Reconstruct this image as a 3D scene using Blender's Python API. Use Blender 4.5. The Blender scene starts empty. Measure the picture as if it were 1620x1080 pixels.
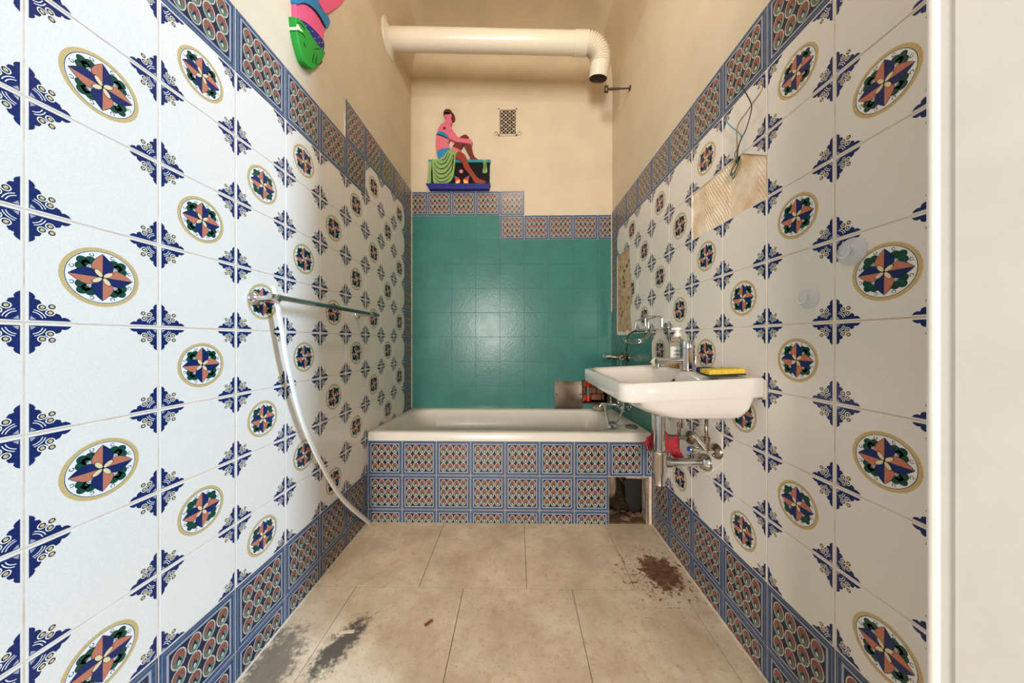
import bpy, bmesh, math, random
from mathutils import Vector, Matrix
random.seed(7)
PI = math.pi
scn = bpy.context.scene
COL = scn.collection

# ------------------------------------------------------------------ camera
F, YAW, CY, H = 476.0, 0.0156, 537.8, 1.06
cam_d = bpy.data.cameras.new('camera'); cam = bpy.data.objects.new('camera', cam_d); COL.objects.link(cam)
cam_d.sensor_width = 36.0; cam_d.lens = F / 1620 * 36.0
cam_d.shift_y = -(540 - CY) / 1620
cam_d.clip_start = 0.02
cam.location = (0, 0, H); cam.rotation_euler = (PI / 2, 0, YAW)
scn.camera = cam

# ------------------------------------------------------------------ world, light, exposure
world = bpy.data.worlds.new('world'); scn.world = world; world.use_nodes = True
bg = world.node_tree.nodes['Background']
bg.inputs[0].default_value = (0.97, 0.98, 1.0, 1); bg.inputs[1].default_value = 0.50
scn.view_settings.view_transform = 'Standard'
scn.view_settings.look = 'None'
scn.view_settings.gamma = 1.0
scn.view_settings.use_curve_mapping = False
scn.view_settings.exposure = 0.06

def area(name, loc, target, sx, sy, power, color):
    l = bpy.data.lights.new(name, 'AREA'); l.shape = 'RECTANGLE'; l.size = sx; l.size_y = sy
    l.energy = power; l.color = color
    o = bpy.data.objects.new(name, l); COL.objects.link(o)
    o.location = loc
    o.rotation_euler = (Vector(target) - Vector(loc)).to_track_quat('-Z', 'Y').to_euler()
    return o
# daylight from the window of the next room, falling through the doorway onto the left wall
area('window_daylight', (3.3, -1.33, 2.95), (-0.87, 0.75, 1.0), 0.32, 1.6, 285, (0.55, 0.77, 1.0))
# the far window straight behind the camera
area('far_window_daylight', (-0.72, -3.4, 1.40), (0.2, 2.0, 1.0), 0.7, 1.3, 190, (1.0, 0.93, 0.85))

# ------------------------------------------------------------------ pixel helpers (photo pixel -> plane)
CW, SW = math.cos(YAW), math.sin(YAW)
def ray(u, v):
    x, z = (u - 810) / F, -(v - CY) / F
    return Vector((CW * x - SW, SW * x + CW, z))
def pxX(u, v, X):
    d = ray(u, v); t = X / d.x; return Vector((X, d.y * t, H + d.z * t))
def pxY(u, v, Y):
    d = ray(u, v); t = Y / d.y; return Vector((d.x * t, Y, H + d.z * t))
def pxZ(u, v, Z):
    d = ray(u, v); t = (Z - H) / d.z; return Vector((d.x * t, d.y * t, Z))

# ------------------------------------------------------------------ materials
def lin(c):
    c = c / 255.0
    return c / 12.92 if c <= 0.04045 else ((c + 0.055) / 1.055) ** 2.4
def rgb(*c): return (lin(c[0]), lin(c[1]), lin(c[2]), 1)
def mat(name, c, rough=0.5, metal=0.0, noise=0.0, nscale=60.0, bump=0.0, bscale=150.0, c2=None, spec=None,
        trans=0.0, ior=1.45, coat=0.0, rvar=0.0):
    m = bpy.data.materials.new(name); m.use_nodes = True
    nt = m.node_tree; b = nt.nodes['Principled BSDF']
    b.inputs['Base Color'].default_value = rgb(*c); b.inputs['Roughness'].default_value = rough
    b.inputs['Metallic'].default_value = metal; b.inputs['IOR'].default_value = ior
    if trans: b.inputs['Transmission Weight'].default_value = trans
    if coat: b.inputs['Coat Weight'].default_value = coat; b.inputs['Coat Roughness'].default_value = 0.08
    if spec is not None: b.inputs['Specular IOR Level'].default_value = spec
    if noise or bump or rvar:
        geo = nt.nodes.new('ShaderNodeNewGeometry')
    if noise:
        n = nt.nodes.new('ShaderNodeTexNoise'); n.inputs['Scale'].default_value = nscale; n.inputs['Detail'].default_value = 5
        nt.links.new(geo.outputs['Position'], n.inputs['Vector'])
        r = nt.nodes.new('ShaderNodeValToRGB')
        r.color_ramp.elements[0].position = 0.5 - 0.22; r.color_ramp.elements[1].position = 0.5 + 0.22
        a = c2 if c2 else tuple(x * (1 - noise) for x in c)
        r.color_ramp.elements[0].color = rgb(*a); r.color_ramp.elements[1].color = rgb(*c)
        nt.links.new(n.outputs['Fac'], r.inputs['Fac']); nt.links.new(r.outputs['Color'], b.inputs['Base Color'])
    if rvar:
        n = nt.nodes.new('ShaderNodeTexNoise'); n.inputs['Scale'].default_value = 9; n.inputs['Detail'].default_value = 4
        nt.links.new(geo.outputs['Position'], n.inputs['Vector'])
        mr = nt.nodes.new('ShaderNodeMapRange'); mr.inputs['To Min'].default_value = max(0.02, rough - rvar); mr.inputs['To Max'].default_value = rough + rvar
        nt.links.new(n.outputs['Fac'], mr.inputs['Value']); nt.links.new(mr.outputs['Result'], b.inputs['Roughness'])
    if bump:
        n = nt.nodes.new('ShaderNodeTexNoise'); n.inputs['Scale'].default_value = bscale; n.inputs['Detail'].default_value = 3
        nt.links.new(geo.outputs['Position'], n.inputs['Vector'])
        bp = nt.nodes.new('ShaderNodeBump'); bp.inputs['Strength'].default_value = bump; bp.inputs['Distance'].default_value = 0.002
        nt.links.new(n.outputs['Fac'], bp.inputs['Height']); nt.links.new(bp.outputs['Normal'], b.inputs['Normal'])
    return m

GL = dict(rough=0.26, bump=0.22, bscale=260)
M = {}
M['white_tile'] = mat('white_glaze', (234, 227, 217), noise=0.05, nscale=420, **GL)
M['print_blue'] = mat('print_blue', (22, 44, 104), noise=0.25, nscale=300, **GL)
M['print_white'] = mat('print_white', (232, 230, 222), **GL)
M['print_tan'] = mat('print_tan', (205, 182, 130), **GL)
M['print_yellow'] = mat('print_yellow', (212, 182, 122), noise=0.1, nscale=300, **GL)
M['print_dark'] = mat('print_dark', (24, 30, 62), **GL)
M['print_salmon'] = mat('print_salmon', (206, 126, 98), noise=0.16, nscale=420, **GL)
M['print_green'] = mat('print_green', (14, 84, 66), noise=0.4, nscale=300, **GL)
M['print_cream'] = mat('print_cream', (226, 205, 160), **GL)
M['print_rust'] = mat('print_rust', (158, 92, 78), noise=0.25, nscale=160, **GL)
M['print_aqua'] = mat('print_aqua', (98, 132, 116), noise=0.2, nscale=200, **GL)
M['print_line'] = mat('print_line', (198, 190, 172), **GL)
M['print_pale'] = mat('print_pale', (164, 164, 172), **GL)
M['frame_blue'] = mat('frame_blue', (62, 88, 122), noise=0.28, nscale=90, **GL)
M['frame_light'] = mat('frame_light', (126, 144, 168), noise=0.15, nscale=120, **GL)
M['panel_navy'] = mat('panel_navy', (26, 36, 62), **GL)
M['grout'] = mat('grout', (224, 210, 192), rough=0.9, noise=0.16, nscale=35, c2=(206, 174, 148))
M['caulk'] = mat('caulk', (226, 216, 196), rough=0.5, noise=0.1, nscale=40)
M['teal'] = mat('teal_paint', (64, 126, 117), rough=0.27, noise=0.08, nscale=7, bump=0.32, bscale=55, rvar=0.06, spec=0.32)
M['teal_joint'] = mat('teal_joint', (48, 98, 94), rough=0.5)
M['cream_wall'] = mat('cream_plaster', (214, 199, 174), rough=0.75, noise=0.05, nscale=5, bump=0.25, bscale=35)
M['ceiling'] = mat('ceiling_paint', (212, 194, 164), rough=0.8, noise=0.06, nscale=5, bump=0.2, bscale=30)
M['adhesive'] = mat('tile_adhesive', (238, 226, 204), rough=0.95, noise=0.3, nscale=14, c2=(214, 178, 134), bump=0.8, bscale=90)
M['plaster_old'] = mat('old_plaster', (206, 184, 150), rough=0.95, noise=0.3, nscale=26, c2=(170, 140, 104), bump=0.9, bscale=70)
M['plaster_grey'] = mat('grey_plaster', (168, 152, 130), rough=0.95, noise=0.35, nscale=40, bump=0.9, bscale=70)
M['plaster_dark'] = mat('plaster_pit', (92, 62, 44), rough=0.95)
M['filler'] = mat('white_filler', (232, 226, 216), rough=0.9, noise=0.06, nscale=30, bump=0.4, bscale=60)
M['brick'] = mat('brick', (168, 112, 82), rough=0.95, noise=0.35, nscale=40, bump=0.8, bscale=60)
M['mortar'] = mat('mortar', (96, 70, 56), rough=0.95, noise=0.3, nscale=40, bump=0.8, bscale=60)
M['void'] = mat('dark_cavity', (58, 46, 38), rough=0.95, noise=0.4, nscale=20)
M['recess_shade'] = mat('recess_shade_black', (26, 20, 16), rough=0.95)  # near-black that paints in the shade of the grille recess
M['enamel'] = mat('enamel', (218, 211, 200), rough=0.3, coat=0.05, noise=0.04, nscale=6)
M['ceramic'] = mat('ceramic', (220, 214, 206), rough=0.12, coat=0.5)
M['chrome'] = mat('chrome', (205, 203, 200), rough=0.12, metal=1.0, rvar=0.06)
M['hose_grey'] = mat('grey_metal_hose', (176, 176, 174), rough=0.35, metal=0.5)
M['steel'] = mat('brushed_steel', (168, 152, 134), rough=0.16, metal=1.0, noise=0.35, nscale=5, rvar=0.1)
M['old_chrome'] = mat('tarnished_chrome', (176, 160, 138), rough=0.25, metal=1.0, noise=0.4, nscale=60)
M['black_rubber'] = mat('black_rubber', (34, 32, 32), rough=0.5)
M['grey_rubber'] = mat('grey_rubber', (84, 84, 86), rough=0.45)
M['white_plastic'] = mat('white_plastic', (238, 234, 226), rough=0.35)
M['white_paint'] = mat('white_gloss_paint', (240, 236, 228), rough=0.3, noise=0.03, nscale=12, bump=0.08, bscale=40)
M['duct'] = mat('duct_enamel', (222, 213, 195), rough=0.22)
M['duct_in'] = mat('duct_inside', (150, 134, 112), rough=0.4, metal=0.6)
M['rust'] = mat('rusty_iron', (112, 92, 72), rough=0.7, metal=0.6, noise=0.4, nscale=90)
M['glass_rail'] = mat('dark_glass', (52, 76, 68), rough=0.08, coat=0.5)
M['red_plastic'] = mat('red_plastic', (214, 44, 26), rough=0.4)
M['grey_pipe'] = mat('grey_pipe', (112, 118, 116), rough=0.4)
M['red_cloth'] = mat('red_cloth', (196, 58, 68), rough=0.95, noise=0.3, nscale=120, bump=0.5, bscale=500)
M['sponge_y'] = mat('yellow_sponge', (250, 212, 74), rough=0.95, noise=0.3, nscale=260, bump=1.0, bscale=420)
M['scour'] = mat('green_scourer', (58, 62, 48), rough=0.95, noise=0.4, nscale=300, bump=1.0, bscale=500)
M['blue_pad'] = mat('navy_pad', (28, 42, 96), rough=0.8)
M['soap'] = mat('cream_soap', (244, 234, 210), rough=0.6)
M['bottle'] = mat('clear_plastic', (244, 236, 218), rough=0.08, trans=0.92, ior=1.28)
M['liquid'] = mat('amber_soap', (232, 176, 60), rough=0.1, trans=0.5, ior=1.2)
M['label'] = mat('label_paper', (240, 238, 232), rough=0.6)
M['label_ink'] = mat('label_ink', (70, 72, 80), rough=0.6)
M['label_purple'] = mat('label_purple', (122, 112, 170), rough=0.6)
M['clear'] = mat('clear_vinyl', (236, 240, 244), rough=0.12)
M['clear'].node_tree.nodes['Principled BSDF'].inputs['Alpha'].default_value = 0.42
M['bulb'] = mat('opal_glass', (255, 244, 225), rough=0.3)
M['brass'] = mat('brass', (170, 140, 90), rough=0.3, metal=1.0)
M['blue_dot'] = mat('blue_marker', (40, 60, 170), rough=0.4)
M['black_board'] = mat('black_board', (40, 36, 34), rough=0.45, noise=0.3, nscale=20)
M['pvc'] = mat('dusty_pvc', (150, 128, 106), rough=0.7, noise=0.3, nscale=30)
M['rubble'] = mat('rubble', (118, 90, 64), rough=0.95, noise=0.4, nscale=40, bump=0.8, bscale=70)
M['wood'] = mat('wood_chip', (150, 84, 44), rough=0.8, noise=0.3, nscale=120)
def paint(n, c): M[n] = mat(n, c, rough=0.5, bump=0.1, bscale=120)
for n, c in (('p_pink', (208, 106, 124)), ('p_pink2', (232, 92, 138)), ('p_maroon', (96, 26, 30)), ('p_brown', (136, 46, 26)), ('p_stock', (104, 36, 24)),
             ('p_black', (18, 18, 22)), ('p_navy', (16, 26, 122)), ('p_teal', (28, 136, 146)), ('p_blue', (30, 124, 176)),
             ('p_olive', (128, 162, 94)), ('p_green', (22, 150, 44)), ('p_red', (214, 54, 44)), ('p_yellow', (240, 196, 110)),
             ('p_ball', (226, 128, 160)), ('p_dots', (120, 160, 230))): paint(n, c)

M['p_black'].node_tree.nodes['Principled BSDF'].inputs['Specular IOR Level'].default_value = 0.15
# floor tile material: stone-look tile, speckle, rust stain, soot marks (shapes of their own, fixed to the place)
def floor_material():
    m = bpy.data.materials.new('stone_floor_tile'); m.use_nodes = True
    nt = m.node_tree; b = nt.nodes['Principled BSDF']; N = nt.nodes.new; L = nt.links.new
    geo = N('ShaderNodeNewGeometry')
    def noise(s, d=6, r=0.6):
        n = N('ShaderNodeTexNoise'); n.inputs['Scale'].default_value = s; n.inputs['Detail'].default_value = d
        n.inputs['Roughness'].default_value = r; L(geo.outputs['Position'], n.inputs['Vector']); return n.outputs['Fac']
    def ramp(f, p0, p1, c0, c1):
        r = N('ShaderNodeValToRGB'); e = r.color_ramp.elements
        e[0].position, e[1].position = p0, p1; e[0].color, e[1].color = c0, c1; L(f, r.inputs['Fac']); return r.outputs['Color']
    def mix(fac, a, bb):
        x = N('ShaderNodeMix'); x.data_type = 'RGBA'; L(fac, x.inputs[0])
        L(a, x.inputs[6])
        if isinstance(bb, tuple): x.inputs[7].default_value = bb
        else: L(bb, x.inputs[7])
        return x.outputs[2]
    def math_(op, a, bb, clamp=False):
        x = N('ShaderNodeMath'); x.operation = op; x.use_clamp = clamp
        for k, s in enumerate((a, bb)):
            if isinstance(s, (int, float)): x.inputs[k].default_value = s
            else: L(s, x.inputs[k])
        return x.outputs[0]
    K, W = (0, 0, 0, 1), (1, 1, 1, 1)
    base = ramp(noise(5, 10, .68), 0.34, 0.64, rgb(200, 176, 146), rgb(234, 214, 184))
    base = mix(ramp(noise(26, 8, 0.7), 0.52, 0.70, K, (0.75, 0.75, 0.75, 1)), base, rgb(196, 160, 120))
    base = mix(ramp(noise(110, 4), 0.60, 0.70, K, (0.5, 0.5, 0.5, 1)), base, rgb(112, 88, 66))
    base = mix(ramp(noise(17, 9, .8), 0.66, 0.74, K, (0.6, 0.6, 0.6, 1)), base, rgb(106, 92, 80))
    base = mix(ramp(noise(44, 10, .85), 0.58, 0.70, K, (0.5, 0.5, 0.5, 1)), base, rgb(132, 108, 86))
    def spot(cx, cy, ex, ey, rot=0):
        mp = N('ShaderNodeMapping'); mp.vector_type = 'TEXTURE'
        mp.inputs['Location'].default_value = (cx, cy, 0); mp.inputs['Rotation'].default_value = (0, 0, rot)
        mp.inputs['Scale'].default_value = (ex, ey, 1)
        L(geo.outputs['Position'], mp.inputs['Vector'])
        ln = N('ShaderNodeVectorMath'); ln.operation = 'LENGTH'; L(mp.outputs[0], ln.inputs[0]); return ln.outputs['Value']
    # rust splash near the basin
    d = spot(0.660, 1.385, 0.092, 0.115)
    s = math_('ADD', d, math_('MULTIPLY', math_('SUBTRACT', noise(26, 6, 0.7), 0.5), 2.6))
    base = mix(ramp(s, 0.72, 0.95, (0.92, 0.92, 0.92, 1), K), base, ramp(noise(40, 5), 0.35, 0.7, rgb(92, 52, 30), rgb(134, 88, 58)))
    d2 = spot(0.64, 1.37, 0.30, 0.32)
    s2 = math_('ADD', math_('MULTIPLY', math_('SUBTRACT', 1.0, d2, True), 0.24), noise(48, 5, 0.62))
    base = mix(ramp(s2, 0.705, 0.735, K, (0.85, 0.85, 0.85, 1)), base, rgb(104, 64, 40))
    # soot and glue marks by the left wall
    for cx, cy, ex, ey, rot, am in ((-0.615, 1.035, 0.055, 0.135, -0.35, 1.0), (-0.80, 0.97, 0.09, 0.16, 0.2, 0.8)):
        d3 = spot(cx, cy, ex, ey, rot)
        s3 = math_('ADD', d3, math_('MULTIPLY', math_('SUBTRACT', noise(38, 6, 0.75), 0.5), 2.8))
        base = mix(ramp(s3, 0.55, 1.05, (am * .9, am * .9, am * .9, 1), K), base, rgb(66, 62, 60))
    L(base, b.inputs['Base Color'])
    b.inputs['Roughness'].default_value = 0.42
    bp = N('ShaderNodeBump'); bp.inputs['Strength'].default_value = 0.25; bp.inputs['Distance'].default_value = 0.002
    L(noise(60, 5), bp.inputs['Height']); L(bp.outputs['Normal'], b.inputs['Normal'])
    return m
M['floor_tile'] = floor_material()
M['floor_joint'] = mat('floor_joint', (104, 82, 60), rough=0.9)

# ------------------------------------------------------------------ mesh helpers
def link(name, me, parent=None, m=None):
    o = bpy.data.objects.new(name, me); COL.objects.link(o)
    if parent: o.parent = parent
    if m is not None and me is not None:
        for x in (m if isinstance(m, (list, tuple)) else [m]): me.materials.append(M[x])
    return o
def obj(name, bm, m, parent=None, smooth=False, ang=None):
    bmesh.ops.recalc_face_normals(bm, faces=bm.faces)
    me = bpy.data.meshes.new(name); bm.to_mesh(me); bm.free()
    if smooth:
        for p in me.polygons: p.use_smooth = True
        try: me.set_sharp_from_angle(angle=ang or math.radians(40))
        except Exception: pass
    return link(name, me, parent, m)
def tag(o, label, cat, group=None):
    o['label'] = label; o['category'] = cat
    if group: o['group'] = group
    return o
def struct(o): o['kind'] = 'structure'; return o
def thing(name, label, cat, loc=(0, 0, 0), group=None):
    o = bpy.data.objects.new(name, None); COL.objects.link(o); o.empty_display_size = 0.05
    o.location = loc
    return tag(o, label, cat, group)
def adopt(root, *parts):
    """parent parts built in world coordinates to an Empty that stands at the thing's base"""
    for p in parts:
        p.parent = root; p.matrix_parent_inverse = Matrix.Translation(-Vector(root.location))
def box(bm, x0, x1, y0, y1, z0, z1, bev=0, seg=2):
    r = bmesh.ops.create_cube(bm, size=1.0)
    vs = r['verts']
    for v in vs:
        v.co = Vector((x0 + (v.co.x + .5) * (x1 - x0), y0 + (v.co.y + .5) * (y1 - y0), z0 + (v.co.z + .5) * (z1 - z0)))
    if bev:
        es = list({e for v in vs for e in v.link_edges})
        bmesh.ops.bevel(bm, geom=es, offset=bev, segments=seg, affect='EDGES', profile=0.5)
def basis(d):
    d = d.normalized(); a = Vector((0, 0, 1)) if abs(d.z) < 0.9 else Vector((1, 0, 0))
    s = d.cross(a).normalized(); return s, s.cross(d).normalized()
def tube(bm, pts, r, seg=12, cap=True, flat=1.0, up=None):
    pts = [Vector(p) for p in pts]; n = len(pts); rs = r if isinstance(r, (list, tuple)) else [r] * n
    rings = []; s = None
    for i, p in enumerate(pts):
        d = (pts[min(i + 1, n - 1)] - pts[max(i - 1, 0)]).normalized()
        if s is None:
            if up is not None: s = d.cross(up).normalized()
            else: s, _ = basis(d)
        else:
            s = (s - d * s.dot(d)).normalized()
        t = s.cross(d).normalized()
        rings.append([bm.verts.new(p + (s * math.cos(2 * PI * k / seg) + t * math.sin(2 * PI * k / seg) * flat) * rs[i]) for k in range(seg)])
    for a, b in zip(rings, rings[1:]):
        for k in range(seg): bm.faces.new((a[k], a[(k + 1) % seg], b[(k + 1) % seg], b[k]))
    if cap: bm.faces.new(rings[0][::-1]); bm.faces.new(rings[-1])
def smooth_path(P, n=8):
    P = [Vector(p) for p in P]; out = []
    for i in range(len(P) - 1):
        p0, p1, p2, p3 = P[max(i - 1, 0)], P[i], P[i + 1], P[min(i + 2, len(P) - 1)]
        for k in range(n):
            t = k / n
            out.append(0.5 * ((2 * p1) + (p2 - p0) * t + (2 * p0 - 5 * p1 + 4 * p2 - p3) * t * t + (3 * p1 - p0 - 3 * p2 + p3) * t ** 3))
    out.append(P[-1]); return out
def lathe(bm, prof, org, axis=(0, 0, 1), seg=24, cap=True):
    """prof: (radius, height along axis)"""
    org = Vector(org); d = Vector(axis).normalized(); s, t = basis(d); rings = []
    for r, h in prof:
        r = max(r, 1e-4)
        rings.append([bm.verts.new(org + d * h + (s * math.cos(2 * PI * k / seg) + t * math.sin(2 * PI * k / seg)) * r) for k in range(seg)])
    for a, b in zip(rings, rings[1:]):
        for k in range(seg): bm.faces.new((a[k], a[(k + 1) % seg], b[(k + 1) % seg], b[k]))
    if cap: bm.faces.new(rings[0][::-1]); bm.faces.new(rings[-1])
def prism(bm, pts, nrm, depth, bev=0.0):
    """pts: 3D outline on a plane; extruded by depth along nrm, front edge rounded"""
    nrm = Vector(nrm).normalized(); pts = [Vector(p) for p in pts]
    c = sum(pts, Vector()) / len(pts)
    a = [bm.verts.new(p) for p in pts]; b = [bm.verts.new(p + nrm * (depth - bev)) for p in pts]; n = len(pts)
    bm.faces.new(a)
    for k in range(n): bm.faces.new((a[k], a[(k + 1) % n], b[(k + 1) % n], b[k]))
    if bev:
        # inset along the polygon's own edge normals
        q = []
        for k in range(n):
            e0 = (pts[k] - pts[k - 1]); e1 = (pts[(k + 1) % n] - pts[k])
            n0 = nrm.cross(e0).normalized() if e0.length > 1e-9 else Vector(); n1 = nrm.cross(e1).normalized() if e1.length > 1e-9 else Vector()
            q.append((n0 + n1) * 0.5)
        area2 = sum((pts[k] - c).cross(pts[(k + 1) % n] - c).dot(nrm) for k in range(n))
        sgn = 1 if area2 > 0 else -1
        d = [bm.verts.new(p + nrm * depth + qq * bev * sgn) for p, qq in zip(pts, q)]
        for k in range(n): bm.faces.new((b[k], b[(k + 1) % n], d[(k + 1) % n], d[k]))
        bm.faces.new(d)
    else: bm.faces.new(b)
def loft(bm, rings, cap0=True, cap1=True):
    R = [[bm.verts.new(p) for p in r] for r in rings]; n = len(R[0])
    for a, b in zip(R, R[1:]):
        for k in range(n): bm.faces.new((a[k], a[(k + 1) % n], b[(k + 1) % n], b[k]))
    if cap0: bm.faces.new(R[0][::-1])
    if cap1: bm.faces.new(R[-1])
def rrect(x0, x1, y0, y1, r, n=6):
    """rounded rectangle outline; r one radius or four (x0y0, x1y0, x1y1, x0y1)"""
    if not isinstance(r, (list, tuple)): r = [r] * 4
    out = []
    for (cx, cy, a0, rr) in ((x0 + r[0], y0 + r[0], PI, r[0]), (x1 - r[1], y0 + r[1], 1.5 * PI, r[1]), (x1 - r[2], y1 - r[2], 0, r[2]), (x0 + r[3], y1 - r[3], .5 * PI, r[3])):
        for k in range(n + 1):
            a = a0 + k / n * PI / 2; out.append((cx + rr * math.cos(a), cy + rr * math.sin(a)))
    return out

# ------------------------------------------------------------------ tiles: base box plus printed glaze shapes
T = 0.2; HT = 0.0986; TH = 0.006
class Print:
    def __init__(s): s.shapes = []; s.mats = []
    def mi(s, m):
        if m not in s.mats: s.mats.append(m)
        return s.mats.index(m)
    def poly(s, pts, layer, m): s.shapes.append((list(pts), layer, s.mi(m)))
    def disc(s, cx, cy, rx, layer, m, ry=None, n=14, rot=0):
        ry = ry or rx; c, q = math.cos(rot), math.sin(rot); P = []
        for k in range(n):
            a = 2 * PI * k / n; x, y = rx * math.cos(a), ry * math.sin(a)
            P.append((cx + c * x - q * y, cy + q * x + c * y))
        s.poly(P, layer, m)
    def ring(s, cx, cy, r0, r1, layer, m, n=16, a0=0.0, a1=2 * PI):
        for k in range(n):
            t0, t1 = a0 + (a1 - a0) * k / n, a0 + (a1 - a0) * (k + 1) / n
            s.poly([(cx + r * math.cos(t), cy + r * math.sin(t)) for r, t in ((r0, t0), (r1, t0), (r1, t1), (r0, t1))], layer, m)
LAY = 0.00013
def corner_print(P):
    o = 0.0045
    half = [(.056, o), (.052, .0095), (.0475, .0118), (.0435, .0108), (.0415, .0165), (.0365, .0190), (.0325, .0172), (.0315, .0225), (.0275, .0245)]
    outl = [(o, o)] + half + [(y, x) for x, y in half[::-1]]
    for sx in (1, -1):
        for sy in (1, -1):
            def f(p): return (sx * (p[0] - HT - .0012), sy * (p[1] - HT - .0012))
            P.poly([f(p) for p in outl], 1, 'print_blue')
            for (x, y) in ((.0290, .0195), (.0195, .0290)):
                cx, cy = f((x, y))
                P.disc(cx, cy, .0062, 2, 'print_white'); P.disc(cx, cy, .0046, 3, 'print_dark'); P.disc(cx, cy, .0028, 4, 'print_tan')
            cx, cy = f((.0310, .0310)); P.disc(cx, cy, .0046, 3, 'print_dark'); P.disc(cx, cy, .0028, 4, 'print_tan')
            cx, cy = f((o + .001, o + .001)); a0 = {(1, 1): 0, (-1, 1): .5, (-1, -1): 1, (1, -1): 1.5}[(sx, sy)] * PI
            # arcs sit in the quadrant that points to the tile centre
            P.ring(cx, cy, .0178, .0192, 2, 'print_white', 6, a0 + .25, a0 + PI / 2 - .25)
            P.ring(cx, cy, .0140, .0153, 2, 'print_white', 6, a0 + .2, a0 + PI / 2 - .2)
            q = [f(p) for p in ((o + .001, o + .001), (o + .008, o + .002), (o + .002, o + .008))]
            P.poly(q, 2, 'print_pale')
def flipfix(P): return P
def medallion_print(P):
    P.ring(0, 0, .0545, .0610, 1, 'print_yellow', 40)
    P.disc(0, 0, .0535, 1, 'print_white', n=40)
    P.ring(0, 0, .0528, .0540, 2, 'print_dark', 40)
    for k in range(4):
        a = PI / 4 + k * PI / 2
        c, s = math.cos(a), math.sin(a)
        # green trefoil leaves with dark outline, fanned arcs below
        for dr, da, r in ((.0425, 0, .0072), (.0365, .27, .0074), (.0365, -.27, .0074), (.0345, 0, .0070)):
            x, y = dr * math.cos(a + da), dr * math.sin(a + da)
            P.disc(x, y, r + .0009, 2, 'print_dark', n=12); P.disc(x, y, r, 3, 'print_green', n=12)
        P.ring(.024 * c, .024 * s, .0035, .0045, 4, 'print_white', 6, a - 1.2, a + 1.2)
        P.ring(.024 * c, .024 * s, .0058, .0068, 4, 'print_white', 6, a - 1.2, a + 1.2)
        for da in (.44, -.44):
            x, y = .0468 * math.cos(a + da), .0468 * math.sin(a + da)
            P.ring(x, y, .0024, .0037, 2, 'print_dark', 9, a, a + 5.2)
    for k in range(4):
        a = PI / 2 - k * PI / 2                      # up, right, down, left
        c, s = math.cos(a), math.sin(a)
        def f(r, w): return (r * c - w * s, r * s + w * c)   # w>0 = anticlockwise side
        prof = [(.003, .0035), (.007, .0092), (.012, .0135), (.018, .0162), (.024, .0165), (.030, .0145), (.036, .0108), (.042, .0060), (.0485, 0)]
        full = [(.0, 0)] + prof + [(r, -w) for r, w in prof[-2::-1]]
        P.poly([f(r * 1.02, w * 1.06) for r, w in full], 5, 'print_dark')
        P.poly([f(0, .0003)] + [f(r, w) for r, w in prof], 6, 'print_salmon')
        P.poly([f(0, -.0003)] + [f(r, -w) for r, w in prof][::-1], 6, 'print_blue')
    for k in range(4):
        a = PI / 4 + k * PI / 2 - .15; c, s = math.cos(a), math.sin(a)
        for sc, l, m in ((1.0, 7, 'print_dark'), (.84, 8, 'print_cream')):
            out = []
            for t in range(14):
                b = 2 * PI * t / 14; r, w = .0105 + .0100 * math.cos(b) * sc, .0048 * math.sin(b) * sc * (1 if True else 0)
                out.append((r * c - w * s, r * s + w * c))
            P.poly(out, l, m)
def peacock_print(P):
    def frame(a, b, l, m):
        for q in (((-a, -a), (a, -a), (b, -b), (-b, -b)), ((a, -a), (a, a), (b, b), (b, -b)), ((a, a), (-a, a), (-b, b), (b, b)), ((-a, a), (-a, -a), (-b, -b), (-b, b))):
            P.poly(q, l, m)
    frame(.0945, .0925, 1, 'frame_light')
    frame(.0845, .0795, 1, 'print_pale')
    P.poly([(-.078, -.078), (.078, -.078), (.078, .078), (-.078, .078)], 1, 'panel_navy')
    for i in range(4):
        for j in range(3):
            cx, cy = -.0574 + i * .0383, -.0505 + j * .0505 + (.0014 if i % 2 else -.0014)
            P.disc(cx, cy, .0182, 2, 'print_line', ry=.0256, n=14)
            P.disc(cx, cy, .0152, 3, 'panel_navy', ry=.0226, n=14)
            P.disc(cx, cy, .0143, 4, 'print_rust', ry=.0217, n=14)
            P.disc(cx, cy - .0085, .0122, 5, 'print_aqua', ry=.0130, n=12)
            P.poly([(cx - .0075, cy - .0085), (cx + .0075, cy - .0085), (cx, cy + .0085)], 6, 'print_dark')
            P.disc(cx, cy - .0100, .0034, 7, 'print_line', ry=.0062, n=10)
PR = {}
for kind in ('plain', 'medallion', 'peacock', 'teal'):
    P = Print()
    base = {'plain': 'white_tile', 'medallion': 'white_tile', 'peacock': 'frame_blue', 'teal': 'teal'}[kind]
    P.mi(base)
    if kind in ('plain', 'medallion'): corner_print(P)
    if kind == 'medallion': medallion_print(P)
    if kind == 'peacock': peacock_print(P)
    PR[kind] = P
MESH = {}
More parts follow.
